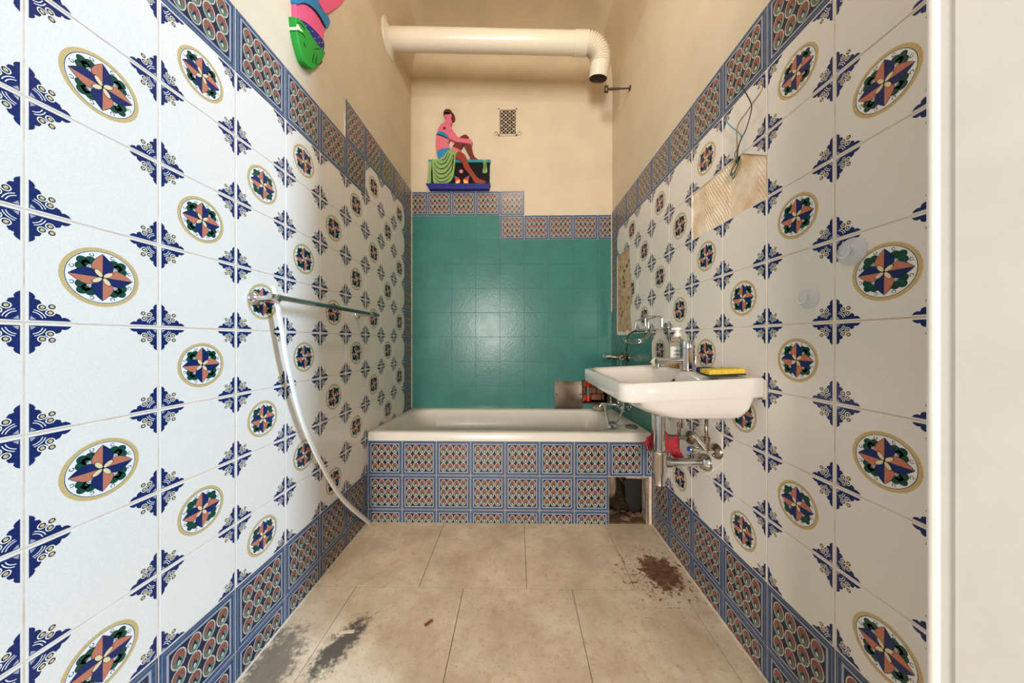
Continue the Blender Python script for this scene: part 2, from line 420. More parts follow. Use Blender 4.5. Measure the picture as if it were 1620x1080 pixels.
def tile_mesh(kind, poly=None):
    """poly: convex outline in tile coordinates (anticlockwise); None = the whole tile"""
    key = (kind, tuple((round(x, 4), round(y, 4)) for x, y in poly) if poly else None)
    if key in MESH: return MESH[key]
    P = PR[kind]; bm = bmesh.new()
    h = HT if kind != 'teal' else 0.0993
    out = poly if poly else [(-h, -h), (h, -h), (h, h), (-h, h)]
    if poly:                                          # keep the joint open on the sides that run along the grid
        out = [(max(-h, min(h, x)), max(-h, min(h, y))) for x, y in poly]
    c = (sum(p[0] for p in out) / len(out), sum(p[1] for p in out) / len(out)); n = len(out); bv = .0012
    sh = []
    for x, y in out:
        dx, dy = c[0] - x, c[1] - y; l = math.hypot(dx, dy); sh.append((x + dx / l * bv * 1.4, y + dy / l * bv * 1.4))
    a = [bm.verts.new((x, y, -TH)) for x, y in out]; b = [bm.verts.new((x, y, -.0009)) for x, y in out]; d = [bm.verts.new((x, y, 0)) for x, y in sh]
    for k in range(n):
        bm.faces.new((a[k], a[(k + 1) % n], b[(k + 1) % n], b[k])); bm.faces.new((b[k], b[(k + 1) % n], d[(k + 1) % n], d[k]))
    bm.faces.new(d)
    pb = bmesh.new()
    for pts, lay, mi in P.shapes:
        ar = sum(pts[k][0] * pts[(k + 1) % len(pts)][1] - pts[(k + 1) % len(pts)][0] * pts[k][1] for k in range(len(pts)))
        if ar < 0: pts = pts[::-1]
        f = pb.faces.new([pb.verts.new((x, y, lay * LAY)) for x, y in pts]); f.material_index = mi
    if poly:
        for k in range(n):
            p, q = Vector((*sh[k], 0)), Vector((*sh[(k + 1) % n], 0)); nr = Vector((q.y - p.y, p.x - q.x, 0))
            if nr.length < 1e-6: continue
            bmesh.ops.bisect_plane(pb, geom=pb.verts[:] + pb.edges[:] + pb.faces[:], plane_co=p, plane_no=nr, clear_outer=True)
    me2 = bpy.data.meshes.new('tmp'); pb.to_mesh(me2); pb.free()
    bm.from_mesh(me2); bpy.data.meshes.remove(me2)
    me = bpy.data.meshes.new(kind + '_tile'); bm.to_mesh(me); bm.free()
    for m in P.mats: me.materials.append(M[m])
    MESH[key] = me; return me
class WallFrame:
    """a = coordinate along the wall, growing to the right when one faces the wall"""
    def __init__(s, org, right, normal): s.o, s.r, s.n = Vector(org), Vector(right), Vector(normal)
    def m(s, a, z, d=0.0, rot=0.0):
        R = Matrix((s.r, Vector((0, 0, 1)), s.n)).transposed().to_4x4()
        return Matrix.Translation(s.o + s.r * a + Vector((0, 0, z)) + s.n * d) @ R @ Matrix.Rotation(rot, 4, 'Z')
XL, XR, YB = -0.870, 0.7785, 2.476
WL = WallFrame((XL, 0, 0), (0, 1, 0), (1, 0, 0))
WR = WallFrame((XR, 0, 0), (0, -1, 0), (-1, 0, 0))      # a = -Y
WB = WallFrame((0, YB, 0), (1, 0, 0), (0, -1, 0))
def put(wall, parent, kind, a, z, clip=None, poly=None):
    """a, z: lower left corner of the cell; clip = (a0, a1, z0, z1) in wall coordinates"""
    pl = poly
    if clip:
        x0, x1, y0, y1 = max(clip[0] - a - .1, -.1), min(clip[1] - a - .1, .1), max(clip[2] - z - .1, -.1), min(clip[3] - z - .1, .1)
        if x1 - x0 < .004 or y1 - y0 < .004: return None
        if x1 - x0 < .1995 or y1 - y0 < .1995:
            pl = [(x0, y0), (x1, y0), (x1, y1), (x0, y1)]
    o = bpy.data.objects.new('tile', tile_mesh(kind, pl)); COL.objects.link(o)
    o.parent = parent
    o.matrix_world = wall.m(a + .1, z + .1, random.uniform(-.0003, .0003), random.uniform(-.0008, .0008))
    return o

# ------------------------------------------------------------------ the room shell
PL = 0.007                      # plaster lies this far behind the tile faces
bm = bmesh.new(); box(bm, XL - 0.13, XL - PL, 0.336, 2.62, -0.02, 3.6); wall_left = struct(obj('wall_left', bm, 'cream_wall'))
bm = bmesh.new(); box(bm, XR + PL, XR + 0.13, 0.336, 2.62, -0.02, 3.6); wall_right = struct(obj('wall_right', bm, 'cream_wall'))
# back wall with the access hole cut out above the tub rim
HX0, HX1, HZ0, HZ1 = 0.545, 0.742, 0.548, 0.722
bm = bmesh.new()
for (x0, x1, z0, z1) in ((XL - PL, HX0, -.02, 3.6), (HX1, XR + PL, -.02, 3.6), (HX0, HX1, -.02, HZ0), (HX0, HX1, HZ1, 3.6)):
    box(bm, x0, x1, YB + PL, YB + 0.14, z0, z1)
wall_back = struct(obj('wall_back', bm, 'cream_wall'))
# coved ceiling
bm = bmesh.new(); RC, ZC = 0.52, 3.08; rings = []
for k in range(25):
    t = k / 24 * PI / 2; q = RC * (1 - math.cos(t) ** (2 / 2.8)) if k < 24 else RC; z = ZC + RC * math.sin(t) ** (2 / 2.8)
    rings.append([(XL - PL + q, 0.454, z), (XR + PL - q, 0.454, z), (XR + PL - q, YB + PL - q, z), (XL - PL + q, YB + PL - q, z)])
R = [[bm.verts.new(p) for p in r] for r in rings]
for a, b in zip(R, R[1:]):
    for k in (1, 2, 3): bm.faces.new((a[k], a[(k + 1) % 4], b[(k + 1) % 4], b[k]))
bm.faces.new(R[-1])
ceiling = struct(obj('ceiling', bm, 'ceiling', smooth=True, ang=math.radians(60)))
# front wall with the doorway the picture is taken from
DX0, DX1, DY0, DY1, DZ = -0.848, 0.611, 0.336, 0.454, 2.75
bm = bmesh.new()
box(bm, XL - .13, DX0 - .012, DY0, DY1, -.02, 3.62); box(bm, DX1 + .012, XR + .13, DY0, DY1, -.02, 3.62); box(bm, DX0 - .012, DX1 + .012, DY0, DY1, DZ + .012, 3.62)
wall_front = struct(obj('wall_front', bm, 'cream_wall'))
bm = bmesh.new()
box(bm, DX1, DX1 + .012, DY0 - .02, DY1 - .004, 0, DZ); box(bm, DX0 - .012, DX0, DY0 - .02, DY1 - .004, 0, DZ); box(bm, DX0 - .012, DX1 + .012, DY0 - .02, DY1 - .004, DZ, DZ + .012)
door_1 = struct(obj('door_1', bm, 'white_paint'))
door_1['label'] = 'white painted door lining with a rounded bead along its inner edge'
for (x, s) in ((DX1, 1), (DX0, -1)):
    bm = bmesh.new(); tube(bm, [(x + s * .004, DY1 - .003, 0), (x + s * .004, DY1 - .003, DZ)], .0085, 14)
    obj('edge_bead', bm, 'white_paint', door_1, True)
    bm = bmesh.new(); box(bm, x - (.0025 if s > 0 else 0), x + (0 if s > 0 else .0025), DY0 - .02, DY1 - .026, 0, DZ, .001, 1)
    obj('lining_panel', bm, 'white_paint', door_1)

# floor: large stone-look tiles in half bond
bm = bmesh.new(); box(bm, XL - .1, XR + .1, -1.6, YB + .1, -.06, -.0035); floor = struct(obj('floor', bm, 'floor_joint'))
fs = 0.463; fcache = {}
for row, (y0, off) in enumerate(((1.287, .043), (1.287 - fs, -.2275), (1.287 - 2 * fs, .043), (1.287 - 3 * fs, -.2275))):
    y1 = min(y0 + fs, 1.752)
    for k in range(-3, 3):
        x0, x1 = off + k * fs, off + (k + 1) * fs
        x0, x1 = max(x0, XL), min(x1, XR)
        if x1 - x0 < .02: continue
        g = .0011
        bm = bmesh.new(); box(bm, x0 + g, x1 - g, y0 + g, y1 - g, -.0034, random.uniform(-.0003, .0003), .0006, 1)
        obj('floor_tile', bm, 'floor_tile', floor)
# the hidden floor strip below the tub, seen through the gap in the apron
bm = bmesh.new(); box(bm, XL, XR, 1.756, YB, -.0034, 0.002); obj('rough_screed', bm, 'rubble', floor)

# ------------------------------------------------------------------ left wall tiling
ZL = 1.091; YL = 0.5184
def bed(wall, parent, boxes, m='grout', depth0=-.0068, depth1=-.0014):
    bm = bmesh.new()
    for a0, a1, z0, z1 in boxes:
        tmp = bmesh.new(); box(tmp, a0, a1, z0, z1, depth0, depth1)
        me = bpy.data.meshes.new('t'); tmp.to_mesh(me); tmp.free(); me.transform(wall.m(0, 0)); bm.from_mesh(me); bpy.data.meshes.remove(me)
    return obj('grout_bed' if m == 'grout' else m + '_bed', bm, m, parent)
Y0 = 0.456
CL = YL + 9 * T                                        # start of the peacock strip in the corner
STEP_A, STEP_B = YL + 5 * T, YL + 6 * T
bed(WL, wall_left, [(Y0, STEP_A - .003, 0, ZL + 5 * T), (STEP_A - .003, YB, 0, ZL + 6 * T + .001)])
for i in range(-1, 9):
    a = YL + i * T
    for j in range(-6, 6):
        z = ZL + j * T
        if j <= -5: kind = 'peacock'
        elif i >= 6: kind = 'peacock' if j == 5 else ('medallion' if (i + j) % 2 == 0 else 'plain')
        elif i == 5: kind = 'peacock' if j >= 4 else ('medallion' if (i + j) % 2 == 0 else 'plain')
        else:
            if j == 5: continue
            kind = 'peacock' if j == 4 else ('medallion' if (i + j) % 2 == 0 else 'plain')
        put(WL, wall_left, kind, a, z, (Y0, 9, 0, 9))
for j in range(-6, 6): put(WL, wall_left, 'peacock', CL, ZL + j * T, (CL, YB - .002, 0, 9))
# ------------------------------------------------------------------ right wall tiling
ZR = 1.1043; YR = 0.7491
bed(WR, wall_right, [(-1.749 + .4, -Y0, 0, ZR + 2 * T), (-1.749 + .4, -Y0, ZR + 3 * T, ZR + 5 * T), (-.949, -Y0, ZR + 2 * T, ZR + 3 * T),
                     (-1.749, -1.349, 0, ZR + 5 * T), (-2.05, -1.749, ZR, ZR + 5 * T), (-2.349, -2.05, ZR + 3 * T, ZR + 5 * T), (-YB, -2.349, ZR, ZR + 5 * T)])
bed(WR, wall_right, [(-YB, -1.749, .50, ZR)], 'teal_joint', -.0068, -.0006)
def y2a(y): return -y
for i in range(-2, 8):
    y = YR + i * T; a = -(y + T)                       # left edge of the cell when facing the wall
    for j in range(-6, 5):
        z = ZR + j * T
        kind = 'peacock' if (j == 4 or j <= -5) else ('medallion' if (i + j) % 2 else 'plain')
        if i in (1, 2) and j == 2:                     # two tiles knocked off: bare adhesive
            if i == 1: put(WR, wall_right, kind, a, z, poly=[(.0, .1), (.0985, .032), (.1, .1)])
            continue
        if i >= 5 and j < 0:
            if z + T > .50: put(WR, wall_right, 'teal', a, z, (-9, 9, .50, 9))
            continue
        if i == 7 and j in (0, 1, 2): continue
        if i == 6 and j in (0, 1, 2):                  # broken tiles at the edge of the bare plaster
            q = {0: -.012, 1: .002, 2: -.03}[j]
            put(WR, wall_right, kind, a, z, poly=[(q + .012, -.1), (.1, -.1), (.1, .1), (q - .01, .1), (q - .016, .03)]); continue
        put(WR, wall_right, kind, a, z, (-9, -Y0, 0, 9))
for j in range(-6, 5):
    z = ZR + j * T; a = -(YR + 9 * T)
    if j >= 1: put(WR, wall_right, 'peacock', a, z, (-(YB - .002), 9, 0, 9))
    elif z + T > .5: put(WR, wall_right, 'teal', a, z, (-(YB - .002), 9, .50, 9))
# bare patches in the right wall: uneven sheets lying behind the tile faces
def patch(name, parent, a0, a1, z0, z1, m, amp, base, seed, ridge=0.0, holes=None, nx=44, nz=26):
    rnd = random.Random(seed); bm = bmesh.new(); ph = [rnd.uniform(0, 6) for _ in range(8)]
    G = []
    for i in range(nx + 1):
        row = []
        for j in range(nz + 1):
            a, z = a0 + (a1 - a0) * i / nx, z0 + (z1 - z0) * j / nz
            h = math.sin(a * 31 + ph[0]) * math.cos(z * 37 + ph[1]) + .6 * math.sin(a * 83 + z * 55 + ph[2]) + .5 * math.cos(z * 120 - a * 41 + ph[3]) + rnd.uniform(-.5, .5)
            d = base + amp * h / 2.2
            if ridge: d += ridge * (1 if math.sin((a * .85 + z * .5) * 560 + 1.6 * math.sin(a * 40) + rnd.uniform(-.5, .5)) > 0 else 0) * (1 if math.sin(a * 23 + ph[4]) > -.1 else 0)
            row.append(bm.verts.new(WR.m(a, z, d).translation))
        G.append(row)
    for i in range(nx):
        for j in range(nz): bm.faces.new((G[i][j], G[i + 1][j], G[i + 1][j + 1], G[i][j + 1]))
    return obj(name, bm, m, parent)
patch('adhesive_patch', wall_right, -1.349, -.949, ZR + 2 * T, ZR + 3 * T, 'adhesive', .0014, -.0045, 3, .0013, nx=120, nz=60)
patch('bare_plaster', wall_right, -2.349, -2.03, ZR, ZR + 3 * T, 'plaster_old', .0012, -.0052, 5)
rnd = random.Random(11)
for k in range(26):                                    # hacked pits
    a, z = -rnd.uniform(2.10, 2.32), rnd.uniform(ZR + .12, ZR + .52)
    bm = bmesh.new(); s = rnd.uniform(.005, .011)
    prism(bm, [WR.m(a + s * math.cos(t * PI / 3 + k) * rnd.uniform(.6, 1.1), z + s * 1.5 * math.sin(t * PI / 3 + k) * rnd.uniform(.6, 1.1), -.0052).translation for t in range(6)], (-1, 0, 0), .0022)
    obj('plaster_pit', bm, 'plaster_dark', wall_right)
for k in range(5):                                     # chipped white edge above the painted tiles
    a = -2.33 + k * .055; bm = bmesh.new()
    prism(bm, [WR.m(a + x, ZR + z, -.002).translation for x, z in ((0, -.006), (.04, -.010), (.052, .012 + .006 * (k % 2)), (.03, .026 - .008 * (k % 3)), (.012, .014 + .01 * (k % 2)))], (-1, 0, 0), .0035, .001)
    obj('paint_chip', bm, 'filler', wall_right)
# white filler round the supply pipes under the basin
bm = bmesh.new(); prism(bm, [pxX(u, v, XR - .0005) for u, v in ((1120, 662), (1143.5, 690), (1143.5, 733), (1124, 747), (1112, 752), (1103, 742), (1112, 700))][::-1], (-1, 0, 0), .0022, .001)
obj('filler_patch', bm, 'filler', wall_right)

# ------------------------------------------------------------------ back wall tiling
ZB, XB = 1.886, 0.0623
bed(WB, wall_back, [(XL, HX0, .48, ZB), (HX1, XR, .48, ZB), (HX0, HX1, .48, HZ0), (HX0, HX1, HZ1, ZB), (XL, XB - T, ZB, ZB + T)], 'teal_joint', -.0068, -.0006)
b2 = bed(WB, wall_back, [(XL, XB, ZB + T, ZB + 2 * T), (XB - T, XR, ZB, ZB + T)])
for i in range(-5, 4):
    a = XB + i * T
    cl = (XL + .002, XR - .002, .488, 9)
    for j in range(-7, 0):
        z = ZB + j * T
        x0, x1 = max(a, XL), min(a + T, XR)
        if z < HZ1 and x1 > HX0 + .001 and x0 < HX1:    # round the access hole
            if z + T > HZ1 + .004: put(WB, wall_back, 'teal', a, z, (XL, XR - .002, HZ1, 9))
            if x0 < HX0: put(WB, wall_back, 'teal', a, z, (XL, HX0, .488, min(z + T, HZ1)))
            if x1 > HX1: put(WB, wall_back, 'teal', a, z, (HX1, XR - .002, .488, min(z + T, HZ1)))
            if z < HZ0: put(WB, wall_back, 'teal', a, z, (max(x0, HX0), min(x1, HX1), .488, HZ0))
            continue
        put(WB, wall_back, 'teal', a, z, cl)
    if i <= -2: put(WB, wall_back, 'teal', a, ZB, cl)
    if i <= -1: put(WB, wall_back, 'peacock', a, ZB + T, cl)
    if i >= -1: put(WB, wall_back, 'peacock', a, ZB, cl)
# inside of the access hole: cavity box, rough bricks, a capped waste pipe
bm = bmesh.new()
box(bm, HX0 - .012, HX0, YB - .001, YB + .138, HZ0 - .01, HZ1 + .01); box(bm, HX1, HX1 + .012, YB - .001, YB + .138, HZ0 - .01, HZ1 + .01)
box(bm, HX0, HX1, YB + .0, YB + .138, HZ0 - .012, HZ0); box(bm, HX0, HX1, YB, YB + .138, HZ1, HZ1 + .012); box(bm, HX0 - .01, HX1 + .01, YB + .128, YB + .14, HZ0 - .01, HZ1 + .01)
obj('access_cavity', bm, 'mortar', wall_back)
rnd = random.Random(4)
for j in range(3):
    for i in range(3):
        x = HX0 + .002 + (i - (j % 2) * .5) * .088; z = HZ0 + .004 + j * .057
        x0, x1 = max(x, HX0 + .002), min(x + .08, HX1 - .002)
        if x1 - x0 < .015: continue
        bm = bmesh.new(); box(bm, x0, x1, YB + .085 + rnd.uniform(-.008, .008), YB + .127, z, z + .049, .007, 2)
        for v in bm.verts: v.co += Vector((rnd.uniform(-.002, .002),) * 3)
        obj('brick', bm, 'brick', wall_back)
t = thing('waste_pipe', 'grey waste pipe with red sleeves inside the square access hole', 'pipe', (.598, YB + .055, HZ0))
bm = bmesh.new(); lathe(bm, [(.013, 0), (.013, .174)], (.598, YB + .055, HZ0), seg=18); p1 = obj('pipe_body', bm, 'grey_pipe', None, True)
bm = bmesh.new(); lathe(bm, [(.0165, 0), (.0165, .045), (.0145, .049)], (.598, YB + .055, HZ0 + .001), seg=18); p2 = obj('red_sleeve', bm, 'red_plastic', None, True)
bm = bmesh.new(); lathe(bm, [(.0145, .12), (.0165, .124), (.0165, .172)], (.598, YB + .055, HZ0 + .001), seg=18); p3 = obj('red_sleeve', bm, 'red_plastic', None, True)
adopt(t, p1, p2, p3)
bm = bmesh.new(); lathe(bm, [(.010, 0), (.011, .03), (.009, .036)], (.562, YB + .05, HZ0 + .0005), seg=14); p4 = obj('loose_cap', bm, 'red_plastic', None, True)
adopt(t, p4)
# white caulk lines in the corners
for n, (x0, x1, z0, z1) in enumerate(((XL + .0005, XL + .007, .50, 2.285), (XR - .006, XR - .0005, 1.29, 2.09))):
    bm = bmesh.new(); box(bm, x0, x1, YB - .006, YB - .0005, z0, z1, .0015, 1); struct(obj('trim_%d' % (n + 1), bm, 'caulk'))
for n, (a, b) in enumerate((((XL + .003, .456, .003), (XL + .003, 1.744, .003)), ((XR - .003, .456, .003), (XR - .003, 1.744, .003)))):
    bm = bmesh.new(); tube(bm, [a, b], .004, 8); struct(obj('trim_%d' % (n + 3), bm, 'caulk'))

# ------------------------------------------------------------------ bathtub and its tiled apron
YF = 1.742
def rz(y): return .527 - .026 * (y - YF) / (YB - YF)
t = thing('bathtub', 'white enamelled built-in bathtub with a wide ledge beside the taps', 'bathtub', (0, 2.1, 0))
bm = bmesh.new()
ox0, ox1, oy0, oy1 = XL + .002, XR - .002, YF - .012, YB - .002
def ring3(pts, f): return [(x, y, f(x, y)) for x, y in pts]
rings = [ring3(rrect(ox0, ox1, oy0, oy1, .012), lambda x, y: rz(y) - .050),
         ring3(rrect(ox0, ox1, oy0, oy1, .012), lambda x, y: rz(y) - .006),
         ring3(rrect(ox0 + .006, ox1 - .004, oy0 + .006, oy1 - .004, .012), lambda x, y: rz(y)),
         ring3(rrect(XL + .060, .640, YF + .058, YB - .060, [.13, .22, .08, .13]), lambda x, y: rz(y) - .002),
         ring3(rrect(XL + .072, .630, YF + .068, YB - .070, [.13, .22, .08, .13]), lambda x, y: rz(y) - .012),
         ring3(rrect(XL + .13, .612, YF + .085, YB - .088, [.13, .20, .08, .13]), lambda x, y: .36),
         ring3(rrect(XL + .26, .590, YF + .11, YB - .115, [.13, .10, .10, .13]), lambda x, y: .19),
         ring3(rrect(XL + .34, .550, YF + .15, YB - .155, [.12, .09, .09, .12]), lambda x, y: .145)]
loft(bm, rings, cap0=False)
p1 = obj('tub_shell', bm, 'enamel', None, True, math.radians(50))
bm = bmesh.new(); tube(bm, smooth_path([(.50, 2.1, .14), (.54, 2.05, .07), (.60, 2.0, .05), (.605, 1.93, .10), (.60, 1.92, .20), (.58, 1.95, .30)], 6), .026, 14)
p2 = obj('drain_pipe', bm, 'pvc', None, True)
bm = bmesh.new(); tube(bm, smooth_path([(.55, 1.90, .03), (.552, 1.895, .14), (.552, 1.90, .26), (.55, 1.93, .32)], 6), .019, 12)
p3 = obj('overflow_pipe', bm, 'pvc', None, True)
adopt(t, p1, p2, p3)

ap = thing('tub_apron', 'masonry bathtub front faced with peacock patterned tiles, one corner broken open', 'tub panel', (0, YF, 0))
AX = -.0676; GX0, GX1, GZ = .5324, .762, .272
bm = bmesh.new()
box(bm, XL + .002, GX0, YF + .0015, YF + .07, 0, .473); box(bm, GX0, XR - .002, YF + .0015, YF + .07, GZ, .473); box(bm, GX1, XR - .002, YF + .0015, YF + .07, 0, GZ)
parts = [obj('apron_masonry', bm, 'grout')]
bm = bmesh.new()                                       # ragged plaster edge round the opening
for (x0, x1, z0, z1) in ((GX1 - .012, GX1 + .001, 0, GZ), (GX0 + .1, GX1, GZ - .012, GZ + .001)):
    box(bm, x0, x1, YF + .004, YF + .072, z0, z1, .004, 2)
bmesh.ops.subdivide_edges(bm, edges=bm.edges[:], cuts=3, use_grid_fill=True)
rnd = random.Random(2)
for v in bm.verts: v.co += Vector((rnd.uniform(-.003, .003), 0, rnd.uniform(-.002, .002)))
parts.append(obj('broken_edge', bm, 'plaster_grey'))
WA = WallFrame((0, YF, 0), (1, 0, 0), (0, -1, 0))
for i in range(-4, 5):
    a = AX + i * T
    for j in range(3):
        z = .474 - (j + 1) * T
        if i >= 3 and j >= 1: continue
        kw = (XL + .002, XR - .003, 0, 9)
        o = put(WA, None, 'peacock', a, z, kw)
        if o: parts.append(o)
for p in parts:
    mw = p.matrix_world.copy(); p.parent = ap; p.matrix_parent_inverse = Matrix.Translation(-Vector(ap.location))
# inside the opening
bm = bmesh.new(); prism(bm, [pxY(u, v, YF + .10) for u, v in ((988, 759), (1012, 757), (1022, 770), (1009, 817), (1000, 816), (990, 790))], (0, 1, 0), .008, .001)
o = tag(obj('black_board', bm, 'black_board'), 'black board leaning inside the broken corner of the tub front', 'board')
rnd = random.Random(9)
for k in range(9):
    x, y = rnd.uniform(.55, .74), rnd.uniform(YF + .03, YF + .16); r = rnd.uniform(.012, .026)
    bm = bmesh.new(); bmesh.ops.create_icosphere(bm, subdivisions=2, radius=r)
    for v in bm.verts: v.co = Vector((v.co.x * 1.4, v.co.y, v.co.z * .55)) * rnd.uniform(.85, 1.12) + Vector((x, y, .002 + r * .5))
    tag(obj('rubble_stone', bm, 'rubble'), 'lump of rubble on the floor inside the broken tub front', 'rubble', 'rubble under the bathtub')

# steel cover plate leaning on the back wall
bm = bmesh.new(); box(bm, -.112, .112, -.0012, .0012, 0, .222, .0008, 1)
o = obj('plate_sheet', bm, 'steel'); t = thing('cover_plate', 'square dull steel cover plate leaning on the teal wall above the tub rim', 'plate', (.42, YB - .030, rz(YB - .03) + .001))
t.rotation_euler = (math.radians(-6.0), 0, 0); o.parent = t
for s in (-1, 1):
    bm = bmesh.new(); lathe(bm, [(.006, 0), (.006, .0012), (.003, .0018)], (s * .097, -.0012, .115), (0, -1, 0), 14); obj('screw_hole', bm, 'black_rubber', t)

# ------------------------------------------------------------------ ventilation duct
r0 = .066; A, B = Vector((XL - .02, 2.045, 3.118)), Vector((.400, 2.045, 3.070))
t = thing('ventilation_duct', 'white enamelled duct pipe crossing below the ceiling with a ribbed elbow', 'duct', (XL - PL, 2.045, 3.118))
bm = bmesh.new(); tube(bm, [A, A.lerp(B, .55)], r0, 32); p1 = obj('straight_pipe', bm, 'duct', None, True)
bm = bmesh.new(); tube(bm, [A.lerp(B, .548), B], r0 * .988, 32); p2 = obj('straight_pipe', bm, 'duct', None, True)
bm = bmesh.new(); tube(bm, [B - Vector((.012, 0, 0)), B + Vector((.075, 0, -.003))], r0 * 1.05, 32); p3 = obj('sleeve', bm, 'duct', None, True)
S = B + Vector((.07, 0, -.003)); d1 = Vector((-.10, .30, -1)).normalized(); RB = .115
def arc(th): return S + Vector((1, 0, 0)) * RB * math.sin(th) + d1 * RB * (1 - math.cos(th))
NR = 13; pp, rr = [], []
for k in range(NR * 8 + 1):
    pp.append(arc(k / (NR * 8) * PI / 2)); rr.append(r0 * (1.0 + .055 * math.cos(2 * PI * k / 8 + PI)))
path = [pp[-1]]
bm = bmesh.new(); tube(bm, pp, rr, 32, cap=False); p4 = obj('ribbed_elbow', bm, 'duct', None, True, math.radians(89))
E0 = path[-1]; E1 = E0 + d1 * .085
bm = bmesh.new(); tube(bm, [E0 - d1 * .01, E0 + d1 * .03, E1], [r0 * .98, r0 * .97, r0 * .93], 32, cap=False); p5 = obj('outlet', bm, 'duct', None, True)
bm = bmesh.new(); tube(bm, [E1 + d1 * .0005, E1 - d1 * .07, E0], [r0 * .925, r0 * .88, r0 * .86], 32, cap=False); p6 = obj('outlet_lining', bm, 'duct_in', None, True)
bm = bmesh.new(); lathe(bm, [(r0 * 1.02, .030), (r0 * 1.12, .018), (.108, .010), (.114, .004), (.114, 0)], (XL - PL, 2.045, 3.117), (1, 0, 0), 40, cap=False)
p7 = obj('wall_flange', bm, 'duct', None, True, math.radians(70))
adopt(t, p1, p2, p3, p4, p5, p6, p7)
# rusty pipe bracket
b0 = pxX(997, 139.5, XR + PL); b1 = pxY(962, 141, b0.y)
t = thing('pipe_bracket', 'small rusty iron pipe bracket sticking out of the cream wall', 'bracket', b0)
bm = bmesh.new(); tube(bm, [b0 + Vector((.002, 0, 0)), b0.lerp(b1, .55)], .0055, 10); p1 = obj('threaded_rod', bm, 'rust', None, True)
bm = bmesh.new(); tube(bm, [b0.lerp(b1, .5), b1], .0085, 10); p2 = obj('rod_sleeve', bm, 'rust', None, True)
bm = bmesh.new()
c = b1 - Vector((.012, 0, 0)); w, h_ = .012, .022
for (x0, x1, z0, z1) in ((-w, -w + .006, -h_, h_), (w - .006, w, -h_, h_), (-w, w, -h_, -h_ + .006), (-w, w, h_ - .006, h_)):
    box(bm, c.x + x0, c.x + x1, c.y - .006, c.y + .006, c.z + z0, c.z + z1)
p3 = obj('clamp_frame', bm, 'rust')
bm = bmesh.new(); lathe(bm, [(.018, 0), (.018, .004), (.008, .006)], b0, (-1, 0, 0), 14); p4 = obj('base_rosette', bm, 'rust', None, True)
adopt(t, p1, p2, p3, p4)

# ------------------------------------------------------------------ ventilation grille on the back wall
gx0, gx1, gz0, gz1 = -.152, .004, 2.742, 2.968; gy = YB + PL
t = thing('vent_grille', 'small cream painted ornamental vent grille with side tabs on the back wall', 'grille', ((gx0 + gx1) / 2, gy, gz0))
parts = []
bm = bmesh.new(); box(bm, gx0 + .006, gx1 - .006, gy - .0015, gy + .002, gz0 + .006, gz1 - .006); parts.append(obj('shade_plate', bm, 'recess_shade'))  # flat backing plate, its black colour standing for shade behind the lattice
bm = bmesh.new()
for (x0, x1, z0, z1) in ((gx0, gx0 + .012, gz0, gz1), (gx1 - .012, gx1, gz0, gz1), (gx0, gx1, gz0, gz0 + .012), (gx0, gx1, gz1 - .012, gz1)):
    box(bm, x0, x1, gy - .008, gy + .001, z0, z1, .001, 1)
parts.append(obj('frame', bm, 'cream_wall'))
bm = bmesh.new(); nx, nz = 4, 7; ix0, ix1, iz0, iz1 = gx0 + .012, gx1 - .012, gz0 + .012, gz1 - .012
dx, dz = (ix1 - ix0) / nx, (iz1 - iz0) / nz
for i in range(nx):
    for j in range(nz):
        cx, cz = ix0 + (i + .5) * dx, iz0 + (j + .5) * dz
        for s in (1, -1): tube(bm, [(cx - dx / 2, gy - .0045, cz - s * dz / 2), (cx + dx / 2, gy - .0045, cz + s * dz / 2)], .0019, 5)
        if (i + j) % 2 == 0:
            tube(bm, [(cx + .0082 * math.cos(k * PI / 5), gy - .0045, cz + .0082 * math.sin(k * PI / 5)) for k in range(11)], .0018, 5)
parts.append(obj('lattice', bm, 'cream_wall'))
for s, x in ((-1, gx0), (1, gx1)):
    bm = bmesh.new(); tube(bm, smooth_path([(x + s * .004, gy - .005, gz0 + .030), (x + s * .026, gy - .006, gz0 + .036), (x + s * .036, gy - .006, gz0 + .022), (x + s * .024, gy - .006, gz0 + .010), (x + s * .006, gy - .006, gz0 + .016)], 5), .005, 8)
    parts.append(obj('side_tab', bm, 'cream_wall', None, True))
adopt(t, *parts)

# ------------------------------------------------------------------ painted cut-out figures (folk-art style wall plaques)
def figure(root, shapes, conv, nrm):
    """shapes: name, material, layer thickness, outline in crop pixels"""
    for name, m, d, pts in shapes:
        if name in ('fold_line', 'top_outline', 'dot', 'shoulder_mark', 'ball'): pts3 = [Vector((*p, 0)) for p in pts]
        elif len(pts) > 3: pts3 = smooth_path([Vector((x, y, 0)) for x, y in pts] + [Vector((*pts[0], 0))], 3)[:-1] if name not in ('chest', 'base_board', 'chest_lid') else [Vector((*p, 0)) for p in pts]
        else: pts3 = [Vector((*p, 0)) for p in pts]
        bm = bmesh.new(); prism(bm, [conv(p.x, p.y) for p in pts3], nrm, d, 0 if name in ('fold_line', 'top_outline', 'dot') else min(.002, d * .25))
        o = obj(name, bm, m); adopt(root, o)
def circ(cx, cy, r, n=12): return [(cx + r * math.cos(2 * PI * k / n), cy + r * math.sin(2 * PI * k / n)) for k in range(n)]
def conv_b(x, y): return pxY(660 + x / 7.2, 160 + y / 7.2, YB + PL)
pl = thing('figure_plaque', 'painted cut-out of a seated figure on a dark chest above the teal tiles', 'wall plaque', tuple(pxY(726, 302, YB + PL)))
